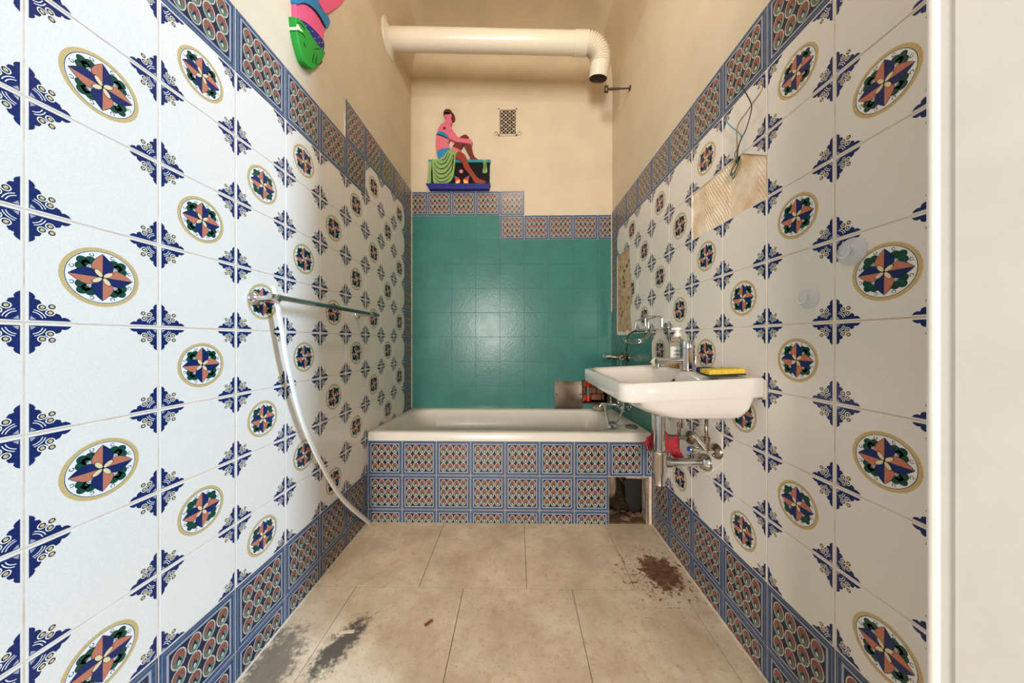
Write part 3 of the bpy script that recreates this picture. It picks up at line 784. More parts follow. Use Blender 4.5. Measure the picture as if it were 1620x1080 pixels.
def stroke(pts, w):
    """a tapering brush line as a thin closed outline"""
    P = smooth_path([Vector((x, y, 0)) for x, y in pts], 4); n = len(P); L_, R_ = [], []
    for i, p in enumerate(P):
        d = (P[min(i + 1, n - 1)] - P[max(i - 1, 0)]).normalized(); k = w * (.35 + .65 * math.sin(PI * i / (n - 1)))
        L_.append((p.x - d.y * k, p.y + d.x * k)); R_.append((p.x + d.y * k, p.y - d.x * k))
    return L_ + R_[::-1]
figure(pl, [
    ('base_board', 'p_navy', .045, [(112, 966), (838, 966), (820, 1030), (150, 1030)]),
    ('chest', 'p_black', .026, [(145, 705), (828, 705), (824, 968), (150, 968)]),
    ('chest_lid', 'p_teal', .036, [(138, 693), (838, 693), (834, 724), (142, 724)]),
    ('far_calf', 'p_stock', .024, [(530, 505), (612, 515), (638, 605), (662, 655), (710, 690), (650, 694), (602, 690), (606, 655), (572, 590)]),
    ('bare_thigh', 'p_pink', .022, [(382, 578), (418, 528), (460, 548), (502, 572), (485, 604), (440, 602)]),
    ('far_knee', 'p_stock', .027, [(410, 535), (452, 478), (495, 430), (545, 403), (588, 425), (592, 468), (535, 508), (498, 572), (455, 552)]),
    ('torso', 'p_pink', .032, [(330, 262), (388, 268), (394, 325), (440, 395), (480, 440), (560, 455), (612, 460), (634, 488), (620, 524), (598, 512), (540, 502), (450, 490), (385, 460), (362, 505), (374, 568), (300, 574), (236, 602), (224, 540), (230, 420), (248, 345), (285, 288)]),
    ('head', 'p_pink', .034, [(322, 205), (332, 168), (370, 150), (402, 165), (406, 230), (398, 285), (360, 292), (328, 275), (338, 245), (326, 228)]),
    ('hair', 'p_maroon', .038, [(310, 172), (320, 142), (355, 124), (394, 138), (410, 166), (432, 190), (432, 228), (412, 247), (396, 238), (402, 195), (384, 174), (345, 176), (316, 196)]),
    ('eye_mask', 'p_black', .040, [(310, 180), (330, 162), (386, 164), (380, 183), (332, 186)]),
    ('mouth', 'p_red', .036, [(326, 218), (340, 210), (346, 222), (334, 228)]),
    ('shoulder_mark', 'p_maroon', .034, circ(320, 338, 17)),
    ('top_band', 'p_blue', .035, [(231, 402), (258, 375), (300, 377), (340, 404), (374, 450), (368, 464), (300, 432), (250, 416), (233, 420)]),
    ('top_outline', 'p_black', .0355, stroke([(231, 416), (255, 413), (305, 430), (370, 462)], 5)),
    ('shorts', 'p_blue', .034, [(235, 606), (275, 574), (375, 562), (390, 590), (345, 640), (300, 692), (252, 682)]),
    ('drape', 'p_olive', .040, [(345, 608), (385, 582), (440, 602), (484, 600), (452, 640), (440, 760), (424, 880), (385, 940), (330, 966), (205, 966), (190, 830), (182, 700), (250, 696), (312, 652)]),
    ('drape_end', 'p_olive', .038, [(146, 722), (176, 722), (172, 840), (168, 966), (130, 966), (140, 840)]),
    ('front_leg', 'p_brown', .046, [(482, 606), (545, 636), (574, 690), (600, 762), (655, 850), (702, 906), (790, 946), (765, 968), (672, 966), (640, 920), (600, 862), (545, 795), (512, 720), (452, 690), (458, 640)]),
    ('ball', 'p_ball', .030, circ(508, 820, 21)),
    ('small_cloth', 'p_olive', .040, [(754, 702), (790, 702), (797, 770), (803, 838), (750, 840), (762, 770)]),
    ('flower_red', 'p_red', .030, [(440, 872), (500, 912), (484, 962), (444, 948)]),
    ('flower_red', 'p_red', .030, [(592, 872), (530, 912), (546, 962), (588, 948)]),
    ('flower_yellow', 'p_yellow', .032, [(452, 930), (494, 918), (480, 966), (446, 962)]),
    ('flower_yellow', 'p_yellow', .032, [(582, 930), (536, 918), (550, 966), (586, 962)]),
    ('flower_blue', 'p_blue', .031, [(428, 868), (462, 884), (440, 905)]),
    ('flower_blue', 'p_blue', .031, [(606, 868), (572, 884), (594, 905)]),
] + [('fold_line', 'p_black', .0415, stroke(p, 4.5)) for p in (
    [(205, 730), (245, 790), (310, 800), (370, 750), (415, 650)], [(200, 780), (250, 850), (330, 850), (400, 760), (430, 650)],
    [(205, 840), (260, 905), (340, 895), (410, 810)], [(240, 715), (285, 750), (340, 725), (385, 630)], [(290, 705), (330, 690), (362, 620)], [(215, 905), (275, 950), (345, 935), (400, 880)],
    [(425, 640), (418, 760), (395, 860)], [(775, 712), (782, 770), (770, 830)])], conv_b, (0, -1, 0))
def conv_l(x, y):
    p = pxX(440 + x / 9, y / 9, XL - PL + .010); p.x = XL - PL; return p
pl2 = thing('torso_plaque', 'brightly painted cut-out figure in a blue top and green drape on the cream side wall', 'wall plaque', tuple(pxX(487, 107, XL - PL)))
figure(pl2, [
    ('upper_torso', 'p_pink2', .0154, [(215, 20), (180, -260), (300, -420), (480, -430), (600, -280), (560, 40)]),
    ('head', 'p_pink2', .0176, [(330, -430), (300, -560), (380, -680), (500, -660), (540, -540), (470, -430)]),
    ('hair', 'p_maroon', .0198, [(300, -560), (330, -690), (440, -740), (550, -670), (560, -540), (480, -640), (380, -630)]),
    ('torso', 'p_pink2', .0187, [(222, 60), (330, 40), (470, 110), (580, 250), (645, 400), (628, 500), (614, 600), (540, 520), (430, 420), (330, 330), (232, 280)]),
    ('arm', 'p_pink2', .0209, [(515, -60), (700, -160), (960, -180), (925, -10), (880, 55), (770, 138), (660, 198), (615, 150), (555, 60)]),
    ('top_band', 'p_blue', .0231, [(208, -40), (360, -80), (520, -60), (545, 80), (620, 160), (690, 260), (702, 325), (682, 392), (645, 404), (612, 340), (540, 222), (450, 112), (330, 48), (226, 66)]),
    ('top_outline', 'p_black', .0234, stroke([(226, 66), (330, 46), (450, 112), (545, 225), (612, 345), (648, 402)], 7)),
    ('shorts', 'p_navy', .0220, [(240, 268), (330, 298), (450, 388), (560, 508), (622, 612), (604, 740), (520, 660), (430, 540), (330, 400)]),
    ('drape', 'p_green', .0275, [(182, 240), (250, 268), (328, 368), (428, 518), (518, 640), (612, 742), (602, 800), (572, 862), (505, 940), (470, 978), (425, 982), (330, 905), (278, 780), (222, 560), (200, 420)]),
    ('tip', 'p_maroon', .0253, [(500, 880), (560, 850), (590, 880), (550, 925), (510, 940)]),
    ('drape_light', 'soap', .0278, [(196, 335), (230, 350), (250, 395), (290, 440), (285, 465), (230, 430), (200, 425)]),
] + [('fold_line', 'p_black', .0283, stroke(p, 5.0)) for p in (
    [(200, 440), (270, 470), (330, 540)], [(205, 320), (270, 350), (320, 430)], [(445, 705), (500, 695), (545, 705)], [(460, 740), (440, 830), (430, 900)], [(500, 790), (480, 850), (485, 930)], [(300, 600), (315, 640), (335, 680)])]
  + [('dot', 'p_dots', .0224, circ(x, y, 9, 8)) for x, y in ((355, 362), (400, 455), (450, 447), (485, 545), (535, 530), (505, 612), (548, 612), (590, 605), (560, 685), (592, 688))], conv_l, (1, 0, 0))

# ------------------------------------------------------------------ towel rail and the hanging plastic strip
rX = XL + .075; q0 = pxX(430, 468.5, rX); q1 = pxX(598, 497, rX); rzv = q0.z
t = thing('towel_rail', 'chrome towel rail with a dark glass bar on the tiled side wall', 'towel rail', (XL, q0.y, rzv))
bm = bmesh.new(); tube(bm, [(rX, q0.y - .01, rzv), (rX, q0.y + .20, rzv)], .0095, 16); p1 = obj('chrome_sleeve', bm, 'chrome', None, True)
bm = bmesh.new(); tube(bm, [(rX, q0.y + .19, rzv), (rX, q1.y, rzv)], .0088, 16); p2 = obj('bar', bm, 'glass_rail', None, True)
pts = [p1, p2]
for yy in (q0.y + .015, q1.y - .09):
    bm = bmesh.new(); lathe(bm, [(.024, 0), (.024, .006), (.018, .014), (.0105, .02), (.0095, .066), (.0125, .07), (.0125, .088), (.010, .09)], (XL, yy, rzv - .004), (1, 0, 0), 20); pts.append(obj('wall_post', bm, 'chrome', None, True))
adopt(t, *pts)
sp = []
for k, (u, v, X) in enumerate(((433, 452, rX - .022), (438, 475, rX - .022), (446, 520, rX - .022), (454, 568, rX - .025), (466, 622, rX - .03), (484, 680, XL + .04), (509, 735, XL + .035), (543, 790, XL + .03))):
    sp.append(pxX(u, v, X))
sp.append(Vector((XL + .022, 1.722, .006)))
bm = bmesh.new(); tube(bm, smooth_path(sp, 7), .0115, 10, flat=.32, up=Vector((1, 0, 0)))
tag(obj('plastic_strip', bm, 'white_plastic', None, True), 'white plastic strip hanging from the towel rail and curving down to the floor', 'strip')

# ------------------------------------------------------------------ wash basin
BY0, BY1, BP = .952, 1.522, .4445
def bas(p0, p1, y0, y1, r, zf):
    out = []
    for x, y in rrect(XR - p1, XR - p0, BY0 + y0, BY1 - y1, r, 7): out.append((x, y, zf(x)))
    return out
def rimz(x): return .920 + .022 * max(0.0, (x - (XR - BP)) / BP)
t = thing('wash_basin', 'white ceramic wall-hung wash basin with a broad rim', 'basin', (XR, 1.237, .86))
bm = bmesh.new()
loft(bm, [bas(.075, .255, .10, .10, .06, lambda x: .797), bas(.050, .295, .050, .050, [.07, .05, .05, .07], lambda x: .799), bas(.036, .325, .034, .034, [.08, .03, .03, .08], lambda x: .809),
          bas(.024, .385, .022, .022, [.07, .02, .02, .07], lambda x: .838), bas(.016, .412, .014, .014, [.06, .015, .015, .06], lambda x: rimz(x) - .059),
          bas(.001, BP - .006, .004, .004, [.048, .006, .006, .048], lambda x: rimz(x) - .061), bas(.001, BP - .001, .001, .001, [.048, .006, .006, .048], lambda x: rimz(x) - .055),
          bas(.001, BP, .0, .0, [.046, .006, .006, .046], lambda x: rimz(x) - .007), bas(.002, BP - .006, .006, .006, [.044, .006, .006, .044], lambda x: rimz(x)),
          bas(.118, BP - .032, .040, .040, [.05, .05, .05, .05], lambda x: rimz(x) - .003), bas(.126, BP - .040, .048, .048, [.05, .05, .05, .05], lambda x: rimz(x) - .014),
          bas(.145, BP - .065, .075, .075, [.06, .06, .06, .06], lambda x: .872), bas(.175, BP - .12, .13, .13, [.06, .06, .06, .06], lambda x: .838), bas(.20, BP - .19, .21, .21, [.025, .025, .025, .025], lambda x: .828)])
p1 = obj('bowl', bm, 'ceramic', None, True, math.radians(50))
bm = bmesh.new(); lathe(bm, [(.008, 0), (.008, .003), (.005, .0035)], (XR - .138, 1.237, .894), (-1, 0, .45), 14); p2 = obj('overflow_hole', bm, 'black_rubber', None, True)
bm = bmesh.new(); lathe(bm, [(.030, 0), (.032, .003), (.02, .004)], (XR - .215, 1.237, .8285), seg=20); p3 = obj('drain_ring', bm, 'chrome', None, True)
adopt(t, p1, p2, p3)
# caulk between basin and wall
bm = bmesh.new(); box(bm, XR - .008, XR - .0005, BY0 - .008, BY0 + .006, .874, .936, .003, 2); struct(obj('trim_5', bm, 'caulk'))
# single-lever tap
fx, fy = .694, 1.237; fz = rimz(fx)
t = thing('basin_tap', 'chrome single-lever tap standing on the wash basin rim', 'tap', (fx, fy, fz))
bm = bmesh.new(); lathe(bm, [(.030, 0), (.030, .004), (.0265, .007), (.0265, .088), (.0270, .090)], (fx, fy, fz), seg=28); p1 = obj('body', bm, 'chrome', None, True)
bm = bmesh.new(); lathe(bm, [(.0273, .0915), (.0273, .118), (.025, .122), (.001, .123)], (fx, fy, fz), seg=28); p2 = obj('cap', bm, 'chrome', None, True)
bm = bmesh.new(); tube(bm, [(fx - .015, fy, fz + .112), (fx - .045, fy - .002, fz + .118), (fx - .062, fy - .004, fz + .116)], [.008, .007, .005], 12, flat=.55); p3 = obj('lever', bm, 'chrome', None, True)
bm = bmesh.new(); tube(bm, [(fx, fy, fz + .040), (fx - .06, fy, fz + .038), (fx - .125, fy, fz + .034)], [.015, .0135, .0135], 16); p4 = obj('spout', bm, 'chrome', None, True)
bm = bmesh.new(); lathe(bm, [(.010, 0), (.010, .012)], (fx - .116, fy, fz + .014), seg=16); p5 = obj('aerator', bm, 'chrome', None, True)
bm = bmesh.new(); tube(bm, [(fx + .034, fy, fz), (fx + .034, fy, fz + .042)], .003, 8); lathe(bm, [(.0055, .042), (.0055, .054)], (fx + .034, fy, fz), seg=12); p6 = obj('pop_up_knob', bm, 'chrome', None, True)
adopt(t, p1, p2, p3, p4, p5, p6)
# soap dispenser
bx, by = .716, 1.352; bz = rimz(bx)
t = thing('soap_dispenser', 'clear pump bottle with a white label and a little amber soap behind the tap', 'bottle', (bx, by, bz))
bm = bmesh.new(); lathe(bm, [(.030, 0), (.0335, .003), (.034, .095), (.031, .112), (.021, .126), (.013, .131), (.013, .140)], (bx, by, bz), seg=28); p1 = obj('bottle_body', bm, 'bottle', None, True)
bm = bmesh.new(); lathe(bm, [(.0285, .002), (.0318, .004), (.0318, .030)], (bx, by, bz), seg=28); p2 = obj('liquid_soap', bm, 'liquid', None, True)
bm = bmesh.new(); lathe(bm, [(.0145, .138), (.0145, .152), (.009, .154), (.009, .164), (.017, .166), (.017, .176), (.012, .178)], (bx, by, bz), seg=20)
tube(bm, [(bx, by, bz + .171), (bx - .030, by - .012, bz + .170)], [.007, .005], 10); p3 = obj('pump', bm, 'white_plastic', None, True)
def wrap(a0, a1, z0, z1, r, n=12):
    b = bmesh.new(); lo, hi = [], []
    for k in range(n + 1):
        a = a0 + (a1 - a0) * k / n
        lo.append(b.verts.new((bx + r * math.cos(a), by + r * math.sin(a), bz + z0))); hi.append(b.verts.new((bx + r * math.cos(a), by + r * math.sin(a), bz + z1)))
    for k in range(n): b.faces.new((lo[k], lo[k + 1], hi[k + 1], hi[k]))
    return b
ac = -PI / 2 - .45
p4 = obj('front_label', wrap(ac - .95, ac + .95, .020, .092, .0343), 'label', None, True)
lab = []
for row, (z, segs) in enumerate(((.070, ((-.42, .07), (-.26, .10), (-.12, .06), (.0, .07), (.12, .07))), (.054, ((-.45, .07), (-.32, .07), (-.19, .07), (-.06, .07), (.07, .07), (.20, .07))))):
    for a, w in segs:
        lab.append(obj('label_print', wrap(ac + a, ac + a + w, z, z + .008, .0346, 2), 'label_ink'))
lab.append(obj('label_print', wrap(ac - .85, ac - .42, .024, .036, .0346, 4), 'label_purple'))
adopt(t, p1, p2, p3, p4)
for o in lab: o.parent = p4
# things on the rim
def lump(name, c, s, m, seed, amp=.12, sub=3):
    rnd = random.Random(seed); bm = bmesh.new(); bmesh.ops.create_icosphere(bm, subdivisions=sub, radius=1); ph = [rnd.uniform(0, 6) for _ in range(6)]
    for v in bm.verts:
        d = v.co.normalized(); k = 1 + amp * (math.sin(d.x * 5 + ph[0]) * math.cos(d.y * 6 + ph[1]) + .6 * math.sin(d.z * 9 + d.x * 7 + ph[2]))
        v.co = Vector((c[0] + d.x * s[0] * k, c[1] + d.y * s[1] * k, max(c[2] - s[2], c[2] + d.z * s[2] * k)))
    return obj(name, bm, m, None, True)
sx = .668; tag(lump('soap_shell', (sx, 1.43, rimz(sx) + .0205), (.036, .026, .020), 'soap', 3), 'cream lump of soap on the basin rim beside the pump bottle', 'soap')
x = .716; bm = bmesh.new(); lathe(bm, [(.034, 0), (.036, .004), (.036, .013), (.032, .017), (.010, .017)], (x, 1.145, rimz(x) + .0005), seg=24)
tag(obj('round_pad', bm, 'blue_pad', None, True), 'flat dark blue round pad on the basin rim behind the yellow sponge', 'pad')
t = thing('sponge', 'yellow kitchen sponge with a dark scouring side lying on the basin rim', 'sponge', (.700, 1.035, rimz(.70) + .0035)); t.rotation_euler = (0, math.radians(-3), math.radians(-4))
for n_, z0, z1, m in (('scouring_layer', 0, .005, 'scour'), ('foam', .005, .022, 'sponge_y')):
    bm = bmesh.new(); box(bm, -.058, .058, -.030, .030, z0, z1, .0045 if m == 'sponge_y' else .002, 3); obj(n_, bm, m, t, True)

# ------------------------------------------------------------------ plumbing below the basin
tx, ty = .583, 1.237
t = thing('bottle_trap', 'chrome bottle trap hanging below the wash basin and running to the wall', 'trap', (tx, ty, .466))
bm = bmesh.new(); lathe(bm, [(.025, .755), (.031, .760), (.029, .782), (.031, .785), (.031, .799)], (tx, ty, 0), seg=24); p1 = obj('waste_fitting', bm, 'chrome', None, True)
bm = bmesh.new(); lathe(bm, [(.0215, .60), (.0215, .757)], (tx, ty, 0), seg=24); p2 = obj('tailpipe', bm, 'chrome', None, True)
bm = bmesh.new(); lathe(bm, [(.012, .466), (.0205, .472), (.0215, .52), (.0275, .532), (.0275, .595), (.0295, .598), (.0295, .611), (.022, .613)], (tx, ty, 0), seg=24); p3 = obj('cup', bm, 'chrome', None, True)
bm = bmesh.new(); tube(bm, [(tx + .02, ty, .562), (tx + .045, ty, .562)], .0205, 20); p4 = obj('outlet_nut', bm, 'chrome', None, True)
bm = bmesh.new(); tube(bm, [(tx + .04, ty, .562), (XR + .002, ty + .004, .562)], .0165, 20); p5 = obj('outlet_pipe', bm, 'chrome', None, True)
bm = bmesh.new(); lathe(bm, [(.038, 0), (.037, .008), (.029, .022), (.018, .030)], (XR - .002, ty + .004, .562), (-1, 0, 0), 28); p6 = obj('wall_rosette', bm, 'chrome', None, True)
bm = bmesh.new(); lathe(bm, [(.010, 0), (.014, .004), (.014, .018), (.009, .022)], (tx + .030, ty + .002, .772), (1, -.15, 0), 10); tube(bm, [(tx + .05, ty, .772), (tx + .125, ty - .01, .757)], .0025, 8)
p7 = obj('pop_up_lever', bm, 'old_chrome', None, True)
bm = bmesh.new(); tube(bm, [(tx + .095, ty, .70), (tx + .095, ty, .80)], .0028, 8); box(bm, tx + .088, tx + .102, ty - .006, ty + .006, .750, .768, .002, 1); p8 = obj('pop_up_rod', bm, 'old_chrome', None, True)
adopt(t, p1, p2, p3, p4, p5, p6, p7, p8)
# two supply valves
def valve(name, label, w, arm, group=None):
    """w = point on the wall"""
    t = thing(name, label, 'valve', w); P = []
    bm = bmesh.new(); lathe(bm, [(.030, 0), (.0295, .006), (.022, .015), (.011, .020)], w + Vector((-.001, 0, 0)), (-1, 0, 0), 26); P.append(obj('wall_rosette', bm, 'old_chrome', None, True))
    bm = bmesh.new(); tube(bm, [w, w + Vector((-.075, 0, 0))], .0095, 16); P.append(obj('valve_body', bm, 'chrome', None, True))
    return t, P
w1 = pxX(1136, 714, XR)
t, P = valve('angle_valve', 'chrome angle valve with a blue-marked handle and braided hose below the basin', w1, 0)
bm = bmesh.new(); lathe(bm, [(.0115, 0), (.0145, .006), (.0145, .036), (.012, .042)], w1 + Vector((-.07, 0, .004)), (-1, 0, .12), 12); P.append(obj('handle', bm, 'chrome', None, True))
bm = bmesh.new(); lathe(bm, [(.010, 0), (.010, .002)], w1 + Vector((-.1125, 0, .0095)), (-1, 0, .12), 14); P.append(obj('blue_marker', bm, 'blue_dot'))
bm = bmesh.new(); tube(bm, [w1 + Vector((-.04, 0, 0)), w1 + Vector((-.085, .01, .06))], [.011, .0095], 14); lathe(bm, [(.013, 0), (.013, .014)], w1 + Vector((-.083, .01, .054)), (-.6, .1, .8), 12); P.append(obj('second_outlet', bm, 'chrome', None, True))
bm = bmesh.new(); tube(bm, [w1 + Vector((-.045, -.002, .0)), w1 + Vector((-.045, -.004, .045))], .0085, 14); lathe(bm, [(.0115, .04), (.0115, .056), (.009, .058)], w1 + Vector((-.045, -.004, 0)), seg=10); P.append(obj('hose_nut', bm, 'old_chrome', None, True))
hp = smooth_path([w1 + Vector((-.045, -.004, .055)), w1 + Vector((-.047, -.002, .09)), w1 + Vector((-.036, .01, .13)), w1 + Vector((-.02, .02, .175))], 8)
bm = bmesh.new(); tube(bm, hp, [.0068 if k % 2 else .0060 for k in range(len(hp))], 12); P.append(obj('braided_hose', bm, 'old_chrome', None, True))
adopt(t, *P)
w2 = pxX(1093, 692, XR)
t, P = valve('stub_valve', 'tarnished supply pipe with a round wall rosette behind the bottle trap', w2, 0)
bm = bmesh.new(); tube(bm, [w2 + Vector((-.06, 0, 0)), w2 + Vector((-.125, 0, .004))], .011, 14); P.append(obj('pipe_end', bm, 'old_chrome', None, True))
bm = bmesh.new(); tube(bm, smooth_path([w2 + Vector((-.052, 0, .0)), w2 + Vector((-.052, 0, .04)), w2 + Vector((-.045, .0, .09)), w2 + Vector((-.04, 0, .17))], 6), .0062, 12); P.append(obj('riser', bm, 'old_chrome', None, True))
bm = bmesh.new(); lathe(bm, [(.011, .045), (.011, .065)], w2 + Vector((-.050, 0, 0)), seg=6); P.append(obj('riser_nut', bm, 'old_chrome'))
adopt(t, *P)
# red cloth draped over the stub pipe
bm = bmesh.new(); G = []; cx, cy, cz = w2.x - .115, w2.y, w2.z + .012
rnd = random.Random(21)
nu, nv = 22, 26
for i in range(nu + 1):
    row = []
    s = i / nu * 2 - 1
    for j in range(nv + 1):
        q = j / nv * 2 - 1                              # -1 hangs in front of the pipe, +1 behind
        drop = abs(q); wob = math.sin(s * 7 + q * 3) * .010 + math.sin(s * 13 - q * 4) * .005
        lx = cx + s * (.058 + .018 * drop) + .008 * math.sin(q * 5 + s * 2) - .010
        ly = cy + (1 if q > 0 else -1) * (.012 * min(1, drop * 5) + .014 * drop) + wob * (.4 + drop)
        lz = cz + .006 * math.cos(s * 3) - (.078 + .026 * math.sin(s * 2.4 + (1 if q > 0 else 0)) ) * max(0, drop - .08) + .008 * math.sin(s * 9) * (1 - drop)
        row.append(bm.verts.new((lx, ly, lz)))
    G.append(row)
for i in range(nu):
    for j in range(nv): bm.faces.new((G[i][j], G[i + 1][j], G[i + 1][j + 1], G[i][j + 1]))
o = obj('red_cloth', bm, 'red_cloth', None, True, math.radians(80)); tag(o, 'crumpled red cleaning cloth hung over the pipe behind the bottle trap', 'cloth')
sm = o.modifiers.new('thickness', 'SOLIDIFY'); sm.thickness = .003

# ------------------------------------------------------------------ bath fittings on the right wall
def wallpt(y, z, p): return Vector((XR - p, y, z))
# lower bath mixer with hose and hand shower
ym, zm = 2.16, .600
t = thing('bath_mixer', 'chrome bath mixer with a shower hose over the tub ledge', 'mixer tap', (XR, ym, zm)); P = []
for dy in (-.075, .075):
    bm = bmesh.new(); lathe(bm, [(.030, 0), (.029, .006), (.018, .014)], wallpt(ym + dy, zm, 0), (-1, 0, 0), 22); tube(bm, [wallpt(ym + dy, zm, 0), wallpt(ym + dy, zm, .06)], .012, 14); P.append(obj('wall_union', bm, 'chrome', None, True))
bm = bmesh.new(); tube(bm, [wallpt(ym - .10, zm, .06), wallpt(ym + .10, zm, .06)], .019, 18); P.append(obj('mixer_body', bm, 'chrome', None, True))
for dy in (-.105, .105):
    bm = bmesh.new(); lathe(bm, [(.017, 0), (.022, .006), (.022, .028), (.014, .034)], wallpt(ym + dy, zm, .06), (0, 1 if dy > 0 else -1, 0), 10)
    P.append(obj('handle', bm, 'chrome', None, True))
bm = bmesh.new(); tube(bm, smooth_path([wallpt(ym, zm, .07), wallpt(ym, zm + .004, .12), wallpt(ym, zm + .002, .17), wallpt(ym, zm - .015, .185)], 5), .0105, 14); P.append(obj('spout', bm, 'chrome', None, True))
bm = bmesh.new(); tube(bm, [wallpt(ym - .02, zm + .015, .06), wallpt(ym - .02, zm + .06, .064)], .010, 12); tube(bm, [wallpt(ym + .01, zm + .015, .10), wallpt(ym + .01, zm + .055, .105)], .007, 10); P.append(obj('diverter', bm, 'chrome', None, True))
hose = smooth_path([wallpt(ym - .06, zm - .012, .070), pxY(986, 634, 2.02), pxY(986, 646, 1.97), pxY(979, 662, 1.90), pxZ(972, 673, .548)], 8)
bm = bmesh.new(); tube(bm, hose, .0058, 10); P.append(obj('shower_hose', bm, 'hose_grey', None, True))
g0, g1 = pxY(957, 641, 2.10), pxZ(964, 675, .5385)
bm = bmesh.new(); tube(bm, [g0, g0.lerp(g1, .12), g0.lerp(g1, .14), g0.lerp(g1, .22), g0.lerp(g1, .24), g0.lerp(g1, .7), g1], [.012, .012, .008, .008, .0095, .0085, .010], 14); P.append(obj('hand_shower_grip', bm, 'hose_grey', None, True))
hd = pxZ(969, 674, .536)
bm = bmesh.new(); lathe(bm, [(.012, 0), (.020, .008), (.023, .018), (.020, .024), (.004, .025)], hd, (-.15, -.1, .9), 20); P.append(obj('shower_head', bm, 'grey_rubber', None, True))
adopt(t, *P)
# upper valve
yu, zu = 2.19, .936
t = thing('shower_valve', 'old shower valve with cross handle and looped hose above the bath mixer', 'valve', (XR, yu, zu)); P = []
for dy in (-.07, .05):
    bm = bmesh.new(); lathe(bm, [(.030, 0), (.030, .008), (.016, .016)], wallpt(yu + dy, zu, 0), (-1, 0, 0), 20); tube(bm, [wallpt(yu + dy, zu, 0), wallpt(yu + dy, zu, .05)], .012, 12); P.append(obj('wall_union', bm, 'old_chrome', None, True))
bm = bmesh.new(); tube(bm, [wallpt(yu - .09, zu, .05), wallpt(yu + .08, zu, .05)], .020, 16); P.append(obj('valve_body', bm, 'old_chrome', None, True))
bm = bmesh.new(); tube(bm, [wallpt(yu, zu, .05), wallpt(yu, zu + .004, .10)], .012, 14); tube(bm, [wallpt(yu, zu + .004, .10), wallpt(yu, zu + .002, .135)], .018, 14); P.append(obj('handle', bm, 'chrome', None, True))
bm = bmesh.new(); tube(bm, [wallpt(yu, zu, .132), wallpt(yu, zu + .004, .150), wallpt(yu, zu + .035, .153)], .0035, 8); P.append(obj('lever_pin', bm, 'chrome', None, True))
for dy in (-.07, -.01):
    bm = bmesh.new(); tube(bm, [wallpt(yu + dy, zu - .01, .05), wallpt(yu + dy, zu - .10, .045)], .009, 12); P.append(obj('drop_pipe', bm, 'teal'))
yy = 1.86
hose = smooth_path([wallpt(yu - .09, zu, .05), wallpt(yu - .12, zu + .02, .03), wallpt(2.0, zu + .075, .055), wallpt(1.90, 1.035, .085), wallpt(1.86, 1.085, .095), wallpt(1.80, 1.115, .070), wallpt(1.74, 1.110, .045)], 8)
bm = bmesh.new(); tube(bm, hose, .0052, 10); P.append(obj('hose', bm, 'old_chrome', None, True))
adopt(t, *P)
# wire rack
yr, zr_ = 1.60, 1.115
t = thing('wire_rack', 'chrome wire soap rack with a hanging oval dish on the side wall', 'wire rack', (XR, yr, zr_)); P = []
bm = bmesh.new(); lathe(bm, [(.026, 0), (.025, .006), (.015, .012)], wallpt(1.575, 1.125, 0), (-1, 0, 0), 22); P.append(obj('wall_rosette', bm, 'chrome', None, True))
def wire(P_, r=.0034, closed=True, m='chrome', name='wire_frame'):
    P_ = [Vector(p) for p in P_]
    if closed: P_ = P_ + [P_[0]]
    bm = bmesh.new(); tube(bm, P_, r, 8, cap=not closed); return obj(name, bm, m, None, True)
def rr3(f, a0, a1, z0, z1, r): return [f(a, z) for a, z in rrect(a0, a1, z0, z1, r, 4)]
P.append(wire(rr3(lambda a, z: wallpt(1.60, z, a), .012, .098, 1.118, 1.186, .014)))
P.append(wire(rr3(lambda a, z: wallpt(1.70, z, a), .040, .110, 1.115, 1.172, .012)))
for z in (1.118, 1.182):
    for a in (.045, .092): P.append(wire([wallpt(1.60, z, a), wallpt(1.70, z - (.006 if z > 1.15 else -.001), a)], .0028, False, name='cross_wire'))
P.append(wire([wallpt(1.575, 1.125, .0), wallpt(1.60, 1.120, .030)], .006, False, name='support_arm'))
for dy in (.0, .028):
    P.append(wire([wallpt(1.60 + dy, 1.118, .052), wallpt(1.62 + dy, 1.085, .070), wallpt(1.63 + dy, 1.066, .085), wallpt(1.66 + dy, 1.060, .10)], .0034, False, name='hanger'))
oval = [wallpt(1.75 + .105 * math.cos(a), 1.063 + .006 * math.sin(2 * a), .105 + .045 * math.sin(a)) for a in [2 * PI * k / 28 for k in range(28)]]
P.append(wire(oval, .0036, name='dish_ring')); P.append(wire([p + Vector((0, 0, -.016)) for p in oval], .0030, name='dish_ring'))
for k in (0, 7, 14, 21): P.append(wire([oval[k], oval[k] + Vector((0, 0, -.016))], .0028, False, name='cross_wire'))
for k in (3, 11): P.append(wire([oval[k] + Vector((0, 0, -.016)), oval[28 - k] + Vector((0, 0, -.016))], .0028, False, name='cross_wire'))
adopt(t, *P)
# drain stopper on the tub ledge
sx_, sy_ = .705, 1.86
bm = bmesh.new(); lathe(bm, [(.034, 0), (.036, .003), (.036, .010), (.028, .014), (.026, .009), (.010, .009), (.009, .016), (.004, .017)], (sx_, sy_, rz(sy_) + .0005), seg=26)
tag(obj('drain_stopper', bm, 'grey_rubber', None, True), 'round grey rubber drain stopper lying on the tub ledge', 'stopper')
# grey stone-like lump of pipe lagging behind the mixer
tag(lump('mortar_lump', (.655, 2.39, rz(2.39) + .022), (.062, .04, .022), 'plaster_grey', 8, .18), 'rough lump of mortar on the tub rim below the access hole', 'mortar')

